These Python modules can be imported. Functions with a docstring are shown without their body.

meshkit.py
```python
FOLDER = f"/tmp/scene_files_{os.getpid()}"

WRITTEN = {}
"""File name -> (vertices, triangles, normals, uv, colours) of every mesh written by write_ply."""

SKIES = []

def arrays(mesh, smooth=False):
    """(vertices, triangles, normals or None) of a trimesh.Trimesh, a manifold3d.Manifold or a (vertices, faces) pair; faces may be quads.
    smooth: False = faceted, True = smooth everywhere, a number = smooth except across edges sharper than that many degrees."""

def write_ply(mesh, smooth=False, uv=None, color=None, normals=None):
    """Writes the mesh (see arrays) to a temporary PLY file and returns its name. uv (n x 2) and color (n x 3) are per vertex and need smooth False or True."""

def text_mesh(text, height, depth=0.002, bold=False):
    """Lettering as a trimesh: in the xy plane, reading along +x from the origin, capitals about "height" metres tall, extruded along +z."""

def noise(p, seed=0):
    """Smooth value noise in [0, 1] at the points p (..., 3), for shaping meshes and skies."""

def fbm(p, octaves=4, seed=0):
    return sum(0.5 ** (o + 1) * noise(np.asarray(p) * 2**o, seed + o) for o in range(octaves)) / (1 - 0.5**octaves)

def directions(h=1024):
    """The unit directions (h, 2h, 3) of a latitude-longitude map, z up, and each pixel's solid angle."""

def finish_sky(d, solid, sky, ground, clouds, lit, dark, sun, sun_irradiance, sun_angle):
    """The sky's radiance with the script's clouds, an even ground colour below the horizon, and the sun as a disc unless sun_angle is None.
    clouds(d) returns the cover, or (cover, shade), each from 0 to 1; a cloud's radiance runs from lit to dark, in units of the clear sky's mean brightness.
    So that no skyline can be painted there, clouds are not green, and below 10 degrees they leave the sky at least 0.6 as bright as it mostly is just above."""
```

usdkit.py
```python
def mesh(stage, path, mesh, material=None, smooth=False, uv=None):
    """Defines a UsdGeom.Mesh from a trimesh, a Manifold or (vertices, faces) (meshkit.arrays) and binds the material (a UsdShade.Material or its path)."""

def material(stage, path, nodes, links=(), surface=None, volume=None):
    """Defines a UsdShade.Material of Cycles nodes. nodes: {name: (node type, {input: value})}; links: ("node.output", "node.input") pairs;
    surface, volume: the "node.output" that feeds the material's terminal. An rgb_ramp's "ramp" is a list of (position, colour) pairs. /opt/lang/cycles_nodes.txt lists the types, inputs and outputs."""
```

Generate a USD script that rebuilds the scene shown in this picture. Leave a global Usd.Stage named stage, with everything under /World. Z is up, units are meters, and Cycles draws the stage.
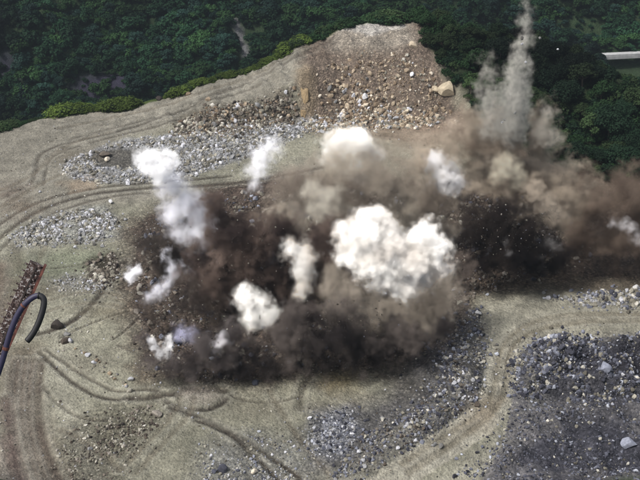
import math, random
import numpy as np, trimesh, shapely
import usdkit, meshkit
from scipy.interpolate import LinearNDInterpolator
from scipy.ndimage import gaussian_filter, map_coordinates
from scipy.spatial import ConvexHull
from pxr import Usd, UsdGeom, UsdLux, UsdShade, Gf, Sdf, Vt

random.seed(7)
rng = np.random.default_rng(7)
stage = Usd.Stage.CreateInMemory()
UsdGeom.SetStageUpAxis(stage, "Z")
UsdGeom.Xform.Define(stage, "/World")
UsdGeom.Scope.Define(stage, "/World/Looks")

# ------------------------------------------------------------------ camera, sky, sun, exposure
CAM_H, PITCH, HALF = 110.0, math.radians(30.0), math.radians(17.5)
cam = UsdGeom.Camera.Define(stage, "/World/camera")
cam.CreateHorizontalApertureAttr(36.0)
cam.CreateFocalLengthAttr(18.0 / math.tan(HALF))
cam.CreateClippingRangeAttr(Gf.Vec2f(0.3, 6000))
cam.AddTranslateOp().Set((0, 0, CAM_H))
cam.AddRotateXOp().Set(90 - math.degrees(PITCH))
cam.CreateExposureAttr(1.0)
cam.CreateFocusDistanceAttr(14.0); cam.CreateFStopAttr(5.0)

SUN_AZ, SUN_EL = math.atan2(-0.75, -0.35), math.radians(56)
sky_mat = usdkit.material(stage, "/World/Looks/sky_look", {
    "s": ("sky_texture", {"sky_type": "single_scattering", "sun_disc": False, "sun_elevation": SUN_EL, "sun_rotation": SUN_AZ, "aerosol_density": 4.0}),
    "c": ("hsv", {"saturation": 0.45, "value": 1.0}),
    "b": ("background_shader", {"strength": 0.075})}, [("s.color", "c.color"), ("c.color", "b.color")], surface="b.background")
dome = UsdLux.DomeLight.Define(stage, "/World/sky")
UsdShade.MaterialBindingAPI.Apply(dome.GetPrim()).Bind(sky_mat)
sun = UsdLux.DistantLight.Define(stage, "/World/sun")
sun.CreateIntensityAttr(0.4); sun.CreateAngleAttr(10.0); sun.CreateNormalizeAttr(True); sun.CreateColorAttr(Gf.Vec3f(1.0, 0.965, 0.92))
to_sun = Gf.Vec3d(math.sin(SUN_AZ) * math.cos(SUN_EL), math.cos(SUN_AZ) * math.cos(SUN_EL), math.sin(SUN_EL))
sun.AddTransformOp().Set(Gf.Matrix4d().SetRotate(Gf.Rotation(Gf.Vec3d(0, 0, 1), to_sun)))

# ------------------------------------------------------------------ helpers
FOC = 320.0 / math.tan(HALF)
used = {}


def numbered(name, parent="/World"):
    k = (parent, name); n = used.get(k, 0); used[k] = n + 1
    return f"{parent}/{name}" + (f"_{n:03d}" if n else "")


def tag(p, label=None, cat=None, group=None, kind=None):
    p = p.GetPrim() if hasattr(p, "GetPrim") else p
    for k, v in (("label", label), ("category", cat), ("group", group), ("kind", kind)):
        if v: p.SetCustomDataByKey(k, v)
    return p


def thing(name, label, cat, group=None, kind=None, loc=(0, 0, 0), rot=(0, 0, 0), scale=None):
    x = UsdGeom.Xform.Define(stage, numbered(name))
    x.AddTranslateOp().Set(Gf.Vec3d(*map(float, loc))); x.AddRotateXYZOp().Set(Gf.Vec3f(*map(float, rot)))
    if scale is not None: x.AddScaleOp().Set(Gf.Vec3f(*map(float, scale)))
    return tag(x, label, cat, group, kind)


def copy_of(first, label, loc, rot, scale, group=None):
    was = first.GetCustomData(); base = first.GetName().rstrip("0123456789").rstrip("_")
    r = thing(base, label, was["category"], group or was.get("group"), None, loc, rot, scale)
    r.GetReferences().AddInternalReference(first.GetPath()); r.SetInstanceable(True)
    return r


def part(name, mesh, mat, parent, smooth=False, label=None):
    p = usdkit.mesh(stage, numbered(name, str(parent.GetPath()) if parent else "/World"), mesh, mat, smooth)
    if label: tag(p, label)
    return p


def mat(name, nodes, links, surface=None, volume=None):
    return usdkit.material(stage, f"/World/Looks/{name}", nodes, links, surface=surface, volume=volume)


def ray(px, py):
    u, v = (np.asarray(px, float) - 320) / FOC, (240 - np.asarray(py, float)) / FOC
    c, s = math.cos(PITCH), math.sin(PITCH)
    return np.stack([u, c + v * s, -s + v * c + 0 * u], -1)


def at(px, py, z=0.0):
    d = ray(px, py); t = (z - CAM_H) / d[..., 2:3]
    return np.array([0, 0, CAM_H]) + d * t


def fbm2(x, y, s, octv=4, seed=0):
    return meshkit.fbm(np.stack([x * s, y * s, np.zeros_like(x) + seed * 3.7], -1), octv, seed)


# ------------------------------------------------------------------ terrain heights
ctrl = []
def C(px, py, z): ctrl.append(at(px, py, z))
def Wd(x, y, z): ctrl.append(np.array([x, y, z], float))
# crest of the bench and of the mound: (pixel, height)
crest = [(-260, 160, 0), (-150, 150, 0), (-60, 140, 0), (0, 130, 0), (60, 113, 0.5), (130, 107, 1), (165, 98, 2.5), (200, 85, 5), (250, 70, 8.5), (300, 43, 13.5), (345, 27, 15.5), (380, 22, 16), (412, 21, 16),
         (470, 40, 15.5), (530, 50, 14), (600, 72, 11), (640, 86, 9), (720, 100, 6), (850, 120, 3), (1000, 135, 2)]
for px, py, z in crest:
    C(px, py, z); p = at(px, py, z)
    for dy, dz in ((6, -1.5), (14, -8), (30, -21), (55, -40)): Wd(p[0], p[1] + dy, z + dz)
for x in np.linspace(-1800, 1800, 25):
    Wd(x, 345, -58); Wd(x, 370, -72); Wd(x, 388, -74)
    Wd(x, 480, -26 + 6 * math.sin(x * .02)); Wd(x, 600, 38); Wd(x, 760, 95); Wd(x, 1000, 105); Wd(x, 3000, 100)
    Wd(x, 101, -1.5); Wd(x, 90, 8); Wd(x, 0.0, 107.6); Wd(x, -30, 108.3); Wd(x, -1200, 109)
    if abs(x) > 140: Wd(x, 160, -1); Wd(x, 230, 0); Wd(x, 280, -8)
# quarry floor
for px, py, z in [(0, 200, 0), (0, 300, 0), (0, 400, 0), (0, 475, 0), (-120, 300, 0), (-120, 450, 0), (-150, 200, 0), (100, 240, 0), (100, 330, -.3), (100, 440, 0), (200, 200, 0), (200, 300, .6), (200, 400, 0),
                  (200, 475, 0), (300, 170, .2), (300, 250, 1.5), (300, 330, 1.0), (300, 400, 0), (300, 475, -.5), (400, 180, .3), (400, 260, 1.5), (400, 330, 1.0), (400, 400, -.5), (480, 200, 1), (500, 260, 1),
                  (470, 325, 0), (600, 200, 1), (600, 260, 0.5), (640, 260, .5), (760, 260, 0), (800, 400, -3), (60, 155, 0), (130, 150, .2), (100, 150, .2), (40, 165, 0), (-60, 170, 0),
                  # haul road
                  (640, 318, 0.2), (570, 322, .2), (520, 330, .2), (498, 370, 0), (494, 405, -.3), (450, 440, -.8), (400, 478, -1.2), (700, 316, .2), (800, 316, .2),
                  # pit right of the road
                  (545, 340, -.3), (640, 340, -.3), (525, 380, -2.0), (580, 372, -3.2), (640, 368, -3.2), (540, 410, -3.0), (640, 400, -3.6), (520, 475, -3.0), (640, 475, -3.6), (720, 340, -.4), (720, 375, -3.2),
                  # bank left of the road
                  (470, 370, 0.4), (450, 400, -.2), (430, 370, 1.0), (420, 430, -.8), (360, 440, -.6),
                  # shoulder
                  (200, 110, 3.5), (200, 119, 3.2), (200, 133, .8), (200, 145, .2), (150, 128, 1), (150, 140, .4), (250, 92, 6.6), (250, 104, 5.6), (250, 120, 1.8), (250, 140, .3), (290, 60, 11.8), (290, 90, 8.4),
                  (290, 105, 4.2), (290, 122, .8), (310, 70, 11.2), (308, 105, 4.6), (306, 122, .7), (230, 110, 4.4), (225, 130, 1),
                  # mound face
                  (340, 46, 13.6), (370, 49, 14.4), (405, 47, 14.6), (345, 70, 9.5), (380, 80, 8.2), (420, 80, 8.6), (345, 95, 4.5), (380, 105, 3.4), (420, 105, 3.8), (340, 120, .8), (380, 122, .6), (430, 120, .8),
                  (440, 66, 11.5), (445, 90, 6), (458, 110, 3), (470, 128, .8), (470, 80, 10.5), (500, 90, 8), (500, 130, 2), (560, 115, 5.5), (560, 155, 1), (640, 125, 4.5), (640, 165, .8), (720, 130, 4), (720, 170, .5),
                  # hollow in the pale rubble bank
                  (105, 158, -.8), (135, 160, -.6), (75, 170, .6), (110, 178, .8), (150, 180, .6)]:
    C(px, py, z)
ctrl = np.array(ctrl)
itp = LinearNDInterpolator(ctrl[:, :2], ctrl[:, 2])
GX, GY, ST = np.arange(-240, 240.1, 1.0), np.arange(-60, 700.1, 1.0), 1.0
coarse = itp(*np.meshgrid(GX, GY))
coarse = gaussian_filter(coarse, 1.3)
COV = {}   # extra fine relief, filled below


def H(x, y):
    x, y = np.asarray(x, float), np.asarray(y, float)
    far = (np.abs(x) > 238) | (y < -58) | (y > 698)
    z = map_coordinates(coarse, [(y + 60) / ST, (x + 240) / ST], order=1, mode="nearest")
    if np.any(far): z = np.where(far, itp(x, np.clip(y, -1190, 2990)), z)
    z = z + 0.5 * (fbm2(x, y, .09, 3, 1) - .5) + .4 * (fbm2(x, y, .5, 3, 2) - .5)
    far_w = np.clip((y - 300) / 60, 0, 1)
    z = z + far_w * (12 * (fbm2(x, y, .02, 4, 3) - .5) + 3.5 * (fbm2(x, y, .12, 2, 4) - .5))
    t = (z + 80) / 8.0
    z = z + far_w * np.clip((y - 385) / 25, 0, 1) * 1.6 * np.sin(2 * math.pi * t)          # old terraces
    face = np.clip(z / 3, 0, 1) * np.clip((300 - y) / 10, 0, 1) * np.clip((y - 240) / 6, 0, 1)
    return z + face * (1.7 * (fbm2(x, y, .22, 3, 5) - .5) + .9 * (fbm2(x, y, .7, 2, 6) - .5) + 1.8 * (fbm2(x + .25 * y, y * .22, .36, 3, 7) - .5))


HGX, HGY = np.arange(-200, 200.1, 1.0), np.arange(60, 640.1, 1.0)
HG = H(*np.meshgrid(HGX, HGY))


def h_fast(x, y):
    return map_coordinates(HG, [y - 60.0, x + 200.0], order=1, mode="nearest")


def hit(px, py):
    """Where the sight line through a pixel of the photograph meets the terrain (to lay things out on the ground)."""
    d = np.atleast_2d(ray(px, py)); o = np.array([0, 0, CAM_H])
    ts = np.arange(100.0, 660.0, 1.0); q = o + d[:, None, :] * ts[None, :, None]
    below = q[..., 2] <= h_fast(q[..., 0], q[..., 1]); k = np.where(below.any(1), below.argmax(1), len(ts) - 1)
    hi = ts[k]; lo = hi - 1.0
    for _ in range(7):
        m = (lo + hi) / 2; q = o + d * m[:, None]; b = q[:, 2] <= h_fast(q[:, 0], q[:, 1])
        hi = np.where(b, m, hi); lo = np.where(b, lo, m)
    q = o + d * hi[:, None]
    q[:, 2] = h_fast(q[:, 0], q[:, 1])
    return q


def poly(pts):
    return shapely.Polygon(hit(*np.array(pts, float).T)[:, :2]).buffer(0)


def line(pts):
    q = hit(*np.array(pts, float).T)[:, :2]
    from scipy.interpolate import make_interp_spline
    s = np.r_[0, np.cumsum(np.linalg.norm(np.diff(q, axis=0), axis=1))]
    k = min(2, len(q) - 1)
    return shapely.LineString(make_interp_spline(s, q, k=k)(np.linspace(0, s[-1], 40)))


# ------------------------------------------------------------------ terrain sheet with its colours (albedo of soils and rocks)
def axis(lo, hi, st, far_lo, far_hi):
    a = list(np.arange(lo, hi + 1e-6, st)); g = st
    while a[-1] < far_hi: g *= 1.12; a.append(a[-1] + g)
    g = st; b = [a[0]]
    while b[-1] > far_lo: g *= 1.12; b.append(b[-1] - g)
    return np.array(b[:0:-1] + a)


def srgb(r, g, b, k=1.0):
    c = np.array([r, g, b]) / 255.0
    return k * np.where(c <= .04045, c / 12.92, ((c + .055) / 1.055) ** 2.4)


xs = axis(-92, 92, .3, -1700, 1700)
ys = axis(98, 190, .25, -1000, 190)
ys = np.r_[ys[ys < 190], axis(190, 298, .42, 190, 345)]
ys = np.append(ys[ys < 344], 345.0)
X, Y = np.meshgrid(xs, ys)
Z = H(X, Y)
near = (np.abs(X) < 130) & (Y > 95) & (Y < 310)
P = shapely.points(X[near], Y[near])
nx, ny, nz = X[near], Y[near], Z[near]
wob = 2.2 * (fbm2(nx, ny, .35, 4, 11) - .5) * 2; wob2 = 2.0 * (fbm2(nx, ny, 1.1, 3, 12) - .5)
K = 0.80
tint = np.ones(X.shape + (3,)) * srgb(52, 66, 40, .8)
T = np.ones((len(nx), 3)) * srgb(157, 153, 130, K)
grav = np.zeros(len(nx)) + .15
dz = np.zeros(len(nx))
n1 = fbm2(nx, ny, .06, 4, 21)[:, None]; n2 = fbm2(nx, ny, .25, 4, 22)[:, None]; n3 = fbm2(nx, ny, 1.2, 3, 23)[:, None]
n0 = fbm2(nx, ny, .11, 4, 24)[:, None]; blotch = np.clip((n0 - .53) * 9, 0, 1)
T = T * (1 + .7 * (n1 - .5)) * (1 + .5 * (n2 - .5)) * (1 + .3 * (n3 - .5)) * (1 - .16 * blotch)


def blend(w, col, amount=1.0, g=None):
    global T, grav
    w = (np.clip(w, 0, 1) * amount)
    T = T * (1 - w[:, None]) + w[:, None] * np.asarray(col) * (1 + .7 * (n2 - .5)) * (1 + .4 * (n3 - .5)) * (1 + .4 * (n1 - .5)) * (1 - .14 * blotch)
    if g is not None: grav = grav * (1 - w) + g * w


def area(pts, col, soft=1.5, amount=1.0, g=None, rough=1.0):
    pg = poly(pts) if not hasattr(pts, "area") else pts
    inside = shapely.contains_xy(pg, nx, ny)
    d = shapely.distance(pg.boundary, P) * np.where(inside, 1, -1)
    blend(.5 + (d + wob * rough) / (2 * soft), col, amount, g)


def stroke(pts, width, col, amount=.8, depth=0.0, soft=.5, rough=.08, broken=0.0):
    d = shapely.distance(line(pts), P)
    w = np.clip(.5 + (width / 2 - d + wob * rough + wob2 * .2) / (2 * soft * width), 0, 1)
    if broken > .1: w = w * np.clip((n2[:, 0] - .5) * 6 + 1 - broken, 0, 1)
    global dz
    dz = dz - depth * w
    blend(w, col, amount)
    if depth > .09:
        rd = np.exp(-((d - width * 1.05 + wob2 * .15) / (.38 * width)) ** 2); dz = dz + depth * .6 * rd; blend(rd, srgb(178, 173, 154, K), .35 * amount)


olive, tan, brown = srgb(150, 148, 127, K), srgb(158, 146, 120, K), srgb(112, 96, 80, K)
# broad soils
area([(-60, 240), (-60, 125), (60, 110), (160, 98), (250, 70), (300, 40), (345, 24), (300, 90), (200, 118), (120, 140), (100, 185), (230, 190), (330, 150), (330, 190), (110, 205), (30, 225)], srgb(148, 142, 124, K), 3)
area([(300, 60), (345, 24), (412, 18), (440, 60), (470, 120), (470, 135), (400, 128), (300, 128)], srgb(127, 113, 97, K), 2, 1, .6)
area([(330, 50), (350, 24), (412, 20), (414, 46), (370, 52)], srgb(158, 148, 130, K), 2)
area([(338, 30), (352, 24), (395, 21), (405, 27), (372, 35)], srgb(205, 200, 186, K), 1, .7)
area([(296, 70), (310, 64), (318, 100), (312, 124), (300, 122)], srgb(150, 134, 108, K), 1.5, .8)
area([(180, 118), (205, 108), (250, 100), (292, 84), (298, 122), (240, 132), (200, 134), (178, 135)], srgb(108, 100, 84, K), 1.5, .9, .7)
area([(300, 124), (345, 118), (460, 120), (480, 135), (430, 150), (380, 140), (330, 140)], srgb(146, 125, 103, K), 3, .7)
area([(62, 166), (75, 156), (130, 138), (200, 128), (300, 118), (330, 122), (240, 160), (180, 178), (120, 184), (70, 178)], srgb(165, 165, 160, K), 1, .85, .8)
area([(92, 156), (105, 150), (138, 150), (148, 160), (132, 170), (100, 168)], srgb(92, 88, 78, K), 1.2, .9)
area([(12, 234), (45, 216), (105, 204), (118, 220), (118, 238), (70, 244), (15, 248)], srgb(160, 160, 148, K), 1.5, .8, .8)
area([(0, 262), (60, 248), (110, 252), (108, 272), (30, 282), (0, 300)], srgb(142, 146, 118, K), 3, .7)
area([(45, 280), (80, 274), (112, 280), (105, 290), (60, 292)], srgb(165, 163, 150, K), 1.5, .7, .8)
area([(88, 262), (112, 252), (122, 268), (108, 285), (92, 280)], srgb(70, 62, 50, K), 1.2, .9, .6)
# blast-torn ground
area([(118, 300), (125, 220), (220, 185), (330, 170), (470, 175), (560, 190), (660, 200), (660, 282), (560, 285), (480, 300), (460, 355), (420, 372), (330, 378), (250, 390), (190, 388), (148, 378), (132, 345)], srgb(88, 76, 66, K), 3, .95, .9, 1.6)
area([(470, 285), (560, 272), (660, 276), (660, 300), (560, 296)], srgb(100, 88, 72, K), 3, .7)
# dark pit of blue-grey rubble at the right
area([(515, 352), (545, 338), (600, 334), (700, 334), (700, 500), (470, 500), (505, 440), (512, 400)], srgb(66, 66, 74, K), 1.5, .95, .7)
area([(520, 395), (600, 392), (700, 398), (700, 412), (520, 420)], srgb(92, 90, 88, K), 3, .7)
area([(420, 340), (450, 330), (482, 310), (488, 345), (486, 398), (448, 428), (380, 470), (300, 480), (310, 410), (380, 400)], srgb(94, 92, 92, K), 2.5, .85, .7)
area([(312, 420), (345, 408), (358, 425), (345, 452), (315, 455)], srgb(150, 153, 158, K), 2, .7, 1)
area([(205, 445), (250, 432), (300, 445), (300, 500), (200, 500)], srgb(142, 143, 140, K), 3, .6, .9)
area([(60, 440), (90, 415), (150, 400), (160, 420), (130, 460), (110, 490), (70, 490)], srgb(96, 92, 76, K), 3, .75, .7, 2)
area([(0, 260), (12, 265), (14, 310), (0, 330), (-60, 330), (-60, 250)], srgb(128, 112, 96, K), 2, .8)
area([(-20, 430), (10, 440), (40, 490), (-20, 490)], srgb(112, 96, 86, K), 2, .8)
# haul road on the right
road = [(700, 316), (640, 316), (575, 318), (530, 326), (506, 345), (500, 380), (490, 408), (450, 440), (405, 470), (370, 500)]
area([(455, 335), (482, 308), (487, 345), (485, 398), (448, 428), (410, 446), (428, 402), (448, 370)], srgb(74, 74, 78, K), 2, .7)
stroke(road, 5.6, srgb(184, 178, 156, K), 1.0, .15, .04, .2)
area([(480, 300), (560, 300), (660, 306), (660, 334), (560, 334), (520, 350), (486, 350)], srgb(162, 157, 136, K), 2, .9)
for o, a in ((-7, .6), (-3, .5), (3, .55), (7, .55)):
    stroke([(700, 316 + o * .6), (640, 317 + o * .6), (575, 318 + o * .7), (530, 328 + o * .8), (508 + o * .7, 346 + o * .3), (501 + o, 380), (490 + o, 408), (450 + o * .8, 438 + o * .6), (405 + o * .6, 468 + o * .8)], .8, srgb(112, 102, 80, K), a, .12, .5, .12)
area([(478, 398), (500, 400), (488, 425), (455, 432)], srgb(176, 162, 136, K), 1.5, .6)
# left-hand roads and ruts
for pts, w, a in (([(-30, 262), (0, 238), (35, 213), (80, 197), (150, 188), (240, 182), (330, 165)], 1.0, .55), ([(-30, 245), (0, 224), (30, 206), (80, 191), (150, 183), (230, 176)], .8, .5), ([(-10, 270), (10, 240), (40, 220), (84, 203), (150, 193)], .7, .4),
                  ([(30, 185), (36, 170), (44, 152), (60, 145), (100, 136), (160, 118)], .8, .45), ([(44, 185), (46, 170), (52, 158), (80, 146)], .6, .4), ([(70, 140), (130, 124), (200, 104), (260, 84)], 1.0, .3), ([(90, 143), (150, 128), (200, 112)], .7, .35),
                  ([(200, 100), (250, 82), (300, 55), (335, 35)], 1.2, .3)):
    stroke(pts, w * 1.3, srgb(78, 70, 60, K), a * 1.5, .1, .4, .05)
stroke([(24, 352), (20, 385), (24, 420), (38, 460), (56, 500)], 6.5, srgb(122, 107, 91, K), .75, .1, .35, .5)
for o in (0, 6, 13, 20, 27):
    stroke([(16 + o, 360), (12 + o, 395), (14 + o, 430), (26 + o * 1.2, 480), (34 + o * 1.2, 500)], 1.1, srgb(86, 74, 63, K), .85, .14, .4, .1)
stroke([(5, 400), (8, 430), (20, 480)], 1.6, srgb(92, 74, 68, K), .7, .15, .5, .3)
for pts, w, a in (([(40, 352), (60, 372), (85, 390), (105, 398), (132, 398)], .55, .75), ([(46, 350), (75, 370), (100, 384), (118, 391), (142, 390), (176, 396)], .45, .6), ([(165, 401), (190, 409), (212, 408), (226, 399)], .7, .75),
                  ([(170, 408), (200, 418), (230, 432), (262, 452), (300, 478)], .6, .9), ([(196, 421), (225, 432), (250, 452), (280, 482)], .55, .85), ([(44, 386), (60, 405), (84, 418), (110, 420)], .4, .5), ([(230, 395), (262, 402), (300, 396)], .4, .5), ([(38, 334), (67, 324), (88, 308), (97, 298), (112, 274), (125, 262)], .8, .8),
                  ([(60, 338), (95, 322), (130, 311)], .35, .5), ([(112, 340), (126, 330), (138, 318)], .3, .55), ([(118, 345), (135, 352)], .3, .5), ([(132, 398), (160, 396), (200, 390), (225, 391)], .9, .7), ([(300, 408), (304, 385), (312, 372)], .8, .5),
                  ([(20, 262), (50, 268), (90, 262)], .4, .35)):
    stroke(pts, w * 1.5, srgb(78, 71, 61, K), min(1, a * 1.2), .18, .3, .03, 0)
area([(180, 388), (215, 388), (228, 400), (205, 405), (182, 400)], srgb(175, 165, 148, K), 1, .7)
area([(62, 182), (96, 176), (100, 188), (70, 192)], srgb(172, 150, 122, K), 1.5, .5)
area([(322, 376), (350, 370), (358, 388), (330, 392)], srgb(160, 146, 108, K), 1.5, .7)
for cx_, cy_, rr_, cc in ((40, 290, 9, (118, 108, 88)), (30, 345, 8, (120, 116, 96)), (95, 360, 9, (132, 126, 108)), (180, 440, 12, (126, 124, 104)), (150, 375, 8, (110, 98, 80)), (260, 410, 10, (128, 122, 102)), (100, 310, 8, (126, 118, 96)), (60, 405, 8, (134, 130, 112)),
                          (20, 205, 9, (120, 106, 88)), (75, 158, 8, (128, 118, 98)), (250, 455, 9, (110, 106, 92)), (400, 385, 9, (104, 100, 88)), (340, 395, 8, (116, 108, 90)), (10, 190, 8, (116, 102, 88)), (290, 430, 8, (120, 118, 102))):
    an_ = np.arange(10) * .628; area(list(zip(cx_ + rr_ * 2.2 * np.cos(an_), cy_ + rr_ * np.sin(an_))), srgb(*cc, K), 3, .6, None, 2.2)
for px0 in range(150, 330, 9):
    stroke([(px0, 405 + px0 % 7), (px0 - 2 + px0 % 5, 440), (px0 - 5 + px0 % 4, 480)], .5, srgb(122, 118, 102, K), .3, .04, .8, .5)
pn_ = np.clip((fbm2(nx, ny, .16, 4, 27) - .47) * 7, 0, 1); pit_pg = poly([(515, 352), (545, 338), (600, 334), (700, 334), (700, 500), (470, 500), (505, 440), (512, 400)]); inp_ = shapely.contains_xy(pit_pg, nx, ny)
blend(pn_ * inp_, srgb(118, 115, 112, K), .8, .5)
area([(560, 362), (600, 366), (640, 356), (700, 356), (700, 380), (600, 384), (560, 374)], srgb(44, 42, 46, K), 1.5, .8)
for pts, w in (([(0, 330), (14, 300), (20, 270), (12, 245)], 2.2), ([(20, 335), (30, 300), (38, 262), (60, 225)], 1.2), ([(-10, 212), (20, 196), (48, 180), (90, 168)], 1.4), ([(0, 190), (30, 176), (60, 150), (110, 132)], 1.3), ([(60, 128), (120, 116), (170, 104), (230, 84), (290, 55)], 1.5),
               ([(120, 470), (150, 440), (175, 410), (180, 396)], .9), ([(136, 474), (166, 440), (190, 412), (194, 398)], .9), ([(330, 475), (300, 440), (280, 410), (270, 392)], .9), ([(60, 430), (80, 440), (120, 470)], 1.0), ([(50, 300), (90, 292), (120, 296)], .8), ([(45, 312), (90, 303), (118, 306)], .8)):
    stroke(pts, w, srgb(124, 115, 97, K), .55, .1, .45, .12)
# slopes under the trees and beyond the crest
crest_xy = np.array([at(*c)[:2] for c in crest]); ycrest = np.interp(nx, crest_xy[:, 0], crest_xy[:, 1])
area([(470, 126), (540, 152), (600, 168), (700, 178), (900, 188), (900, 240), (480, 200)], srgb(104, 88, 72, K), 3, .9)
blend((ny - ycrest + wob * .5 + 1.0) / 1.5, srgb(78, 92, 44, .8), 1, .2)
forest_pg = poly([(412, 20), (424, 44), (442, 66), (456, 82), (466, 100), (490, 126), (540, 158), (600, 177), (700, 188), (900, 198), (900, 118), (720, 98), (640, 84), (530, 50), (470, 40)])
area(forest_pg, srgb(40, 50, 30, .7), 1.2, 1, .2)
tint[near] = np.clip(T * [.905, .93, 1.03], .008, .9)
gravel = np.full(X.shape, .15); gravel[near] = grav
Z[near] += dz
torn = np.zeros(X.shape)
pg_blast = poly([(135, 300), (140, 230), (220, 200), (330, 190), (470, 190), (560, 205), (600, 250), (560, 275), (470, 300), (450, 345), (400, 360), (300, 370), (220, 385), (150, 370)])
ins = shapely.contains_xy(pg_blast, nx, ny); wgt = np.clip(shapely.distance(pg_blast.boundary, P) * ins / 4, 0, 1)
Z[near] += wgt * 1.6 * (np.abs(fbm2(nx, ny, .3, 4, 31) - .5) * 2.2 + fbm2(nx, ny, 1.1, 2, 32) - .6)
for pts, hgt in (([(62, 166), (75, 156), (130, 140), (200, 130), (300, 120), (330, 124), (240, 158), (180, 176), (120, 182), (70, 177)], .8), ([(12, 234), (45, 216), (105, 205), (118, 220), (112, 238), (70, 243), (15, 247)], .9),
                 ([(560, 292), (700, 286), (700, 304), (580, 303)], 1.0), ([(515, 352), (545, 338), (700, 336), (700, 392), (520, 394)], 4.4), ([(515, 400), (700, 398), (700, 500), (450, 500), (500, 440)], 2.2), ([(425, 345), (480, 312), (486, 345), (484, 395), (448, 426), (400, 450), (400, 390)], 1.5)):
    g_ = poly(pts); ins = shapely.contains_xy(g_, nx, ny); wg = np.clip(shapely.distance(g_.boundary, P) * ins / 2.5, 0, 1)
    Z[near] += wg * hgt * (fbm2(nx, ny, .4, 3, 33) * 1.3 - .1)

ground_look = mat("ground_look", {
    "g": ("geometry", {}), "a": ("attribute", {"attribute": "tint"}), "gr": ("attribute", {"attribute": "gravel"}),
    "n1": ("noise_texture", {"scale": 1.6, "detail": 6.0, "roughness": .65}), "n2": ("noise_texture", {"scale": .35, "detail": 6.0, "roughness": .68}),
    "v": ("voronoi_texture", {"scale": 2.6, "feature": "f1"}), "vr": ("rgb_ramp", {"ramp": [(0, (.35, .35, .36)), (.5, (.75, .74, .72)), (.8, (1.05, 1.02, .98)), (1, (1.9, 1.86, 1.8))]}),
    "r1": ("map_range", {"from_min": .3, "from_max": .7, "to_min": .72, "to_max": 1.28}), "r2": ("map_range", {"from_min": .3, "from_max": .7, "to_min": .76, "to_max": 1.22}),
    "m1": ("math", {"math_type": "multiply"}), "vm": ("vector_math", {"math_type": "scale"}), "sc": ("separate_color", {}),
    "pm": ("mix", {"mix_type": "multiply"}), "bm": ("math", {"math_type": "multiply_add", "value2": -.5}),
    "b": ("bump", {"strength": .9, "distance": .4}), "p": ("principled_bsdf", {"roughness": .95, "specular_ior_level": .15})},
    [("g.position", "n1.vector"), ("g.position", "n2.vector"), ("g.position", "v.vector"), ("n1.fac", "r1.value"), ("n2.fac", "r2.value"), ("r1.result", "m1.value1"), ("r2.result", "m1.value2"),
     ("a.color", "vm.vector1"), ("m1.value", "vm.scale"), ("v.color", "sc.color"), ("sc.r", "vr.fac"), ("gr.fac", "pm.fac"), ("vm.vector", "pm.color1"), ("vr.color", "pm.color2"),
     ("v.distance", "bm.value1"), ("n1.fac", "bm.value3"), ("bm.value", "b.height"), ("b.normal", "p.normal"), ("pm.color", "p.base_color")], surface="p.BSDF")


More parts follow.
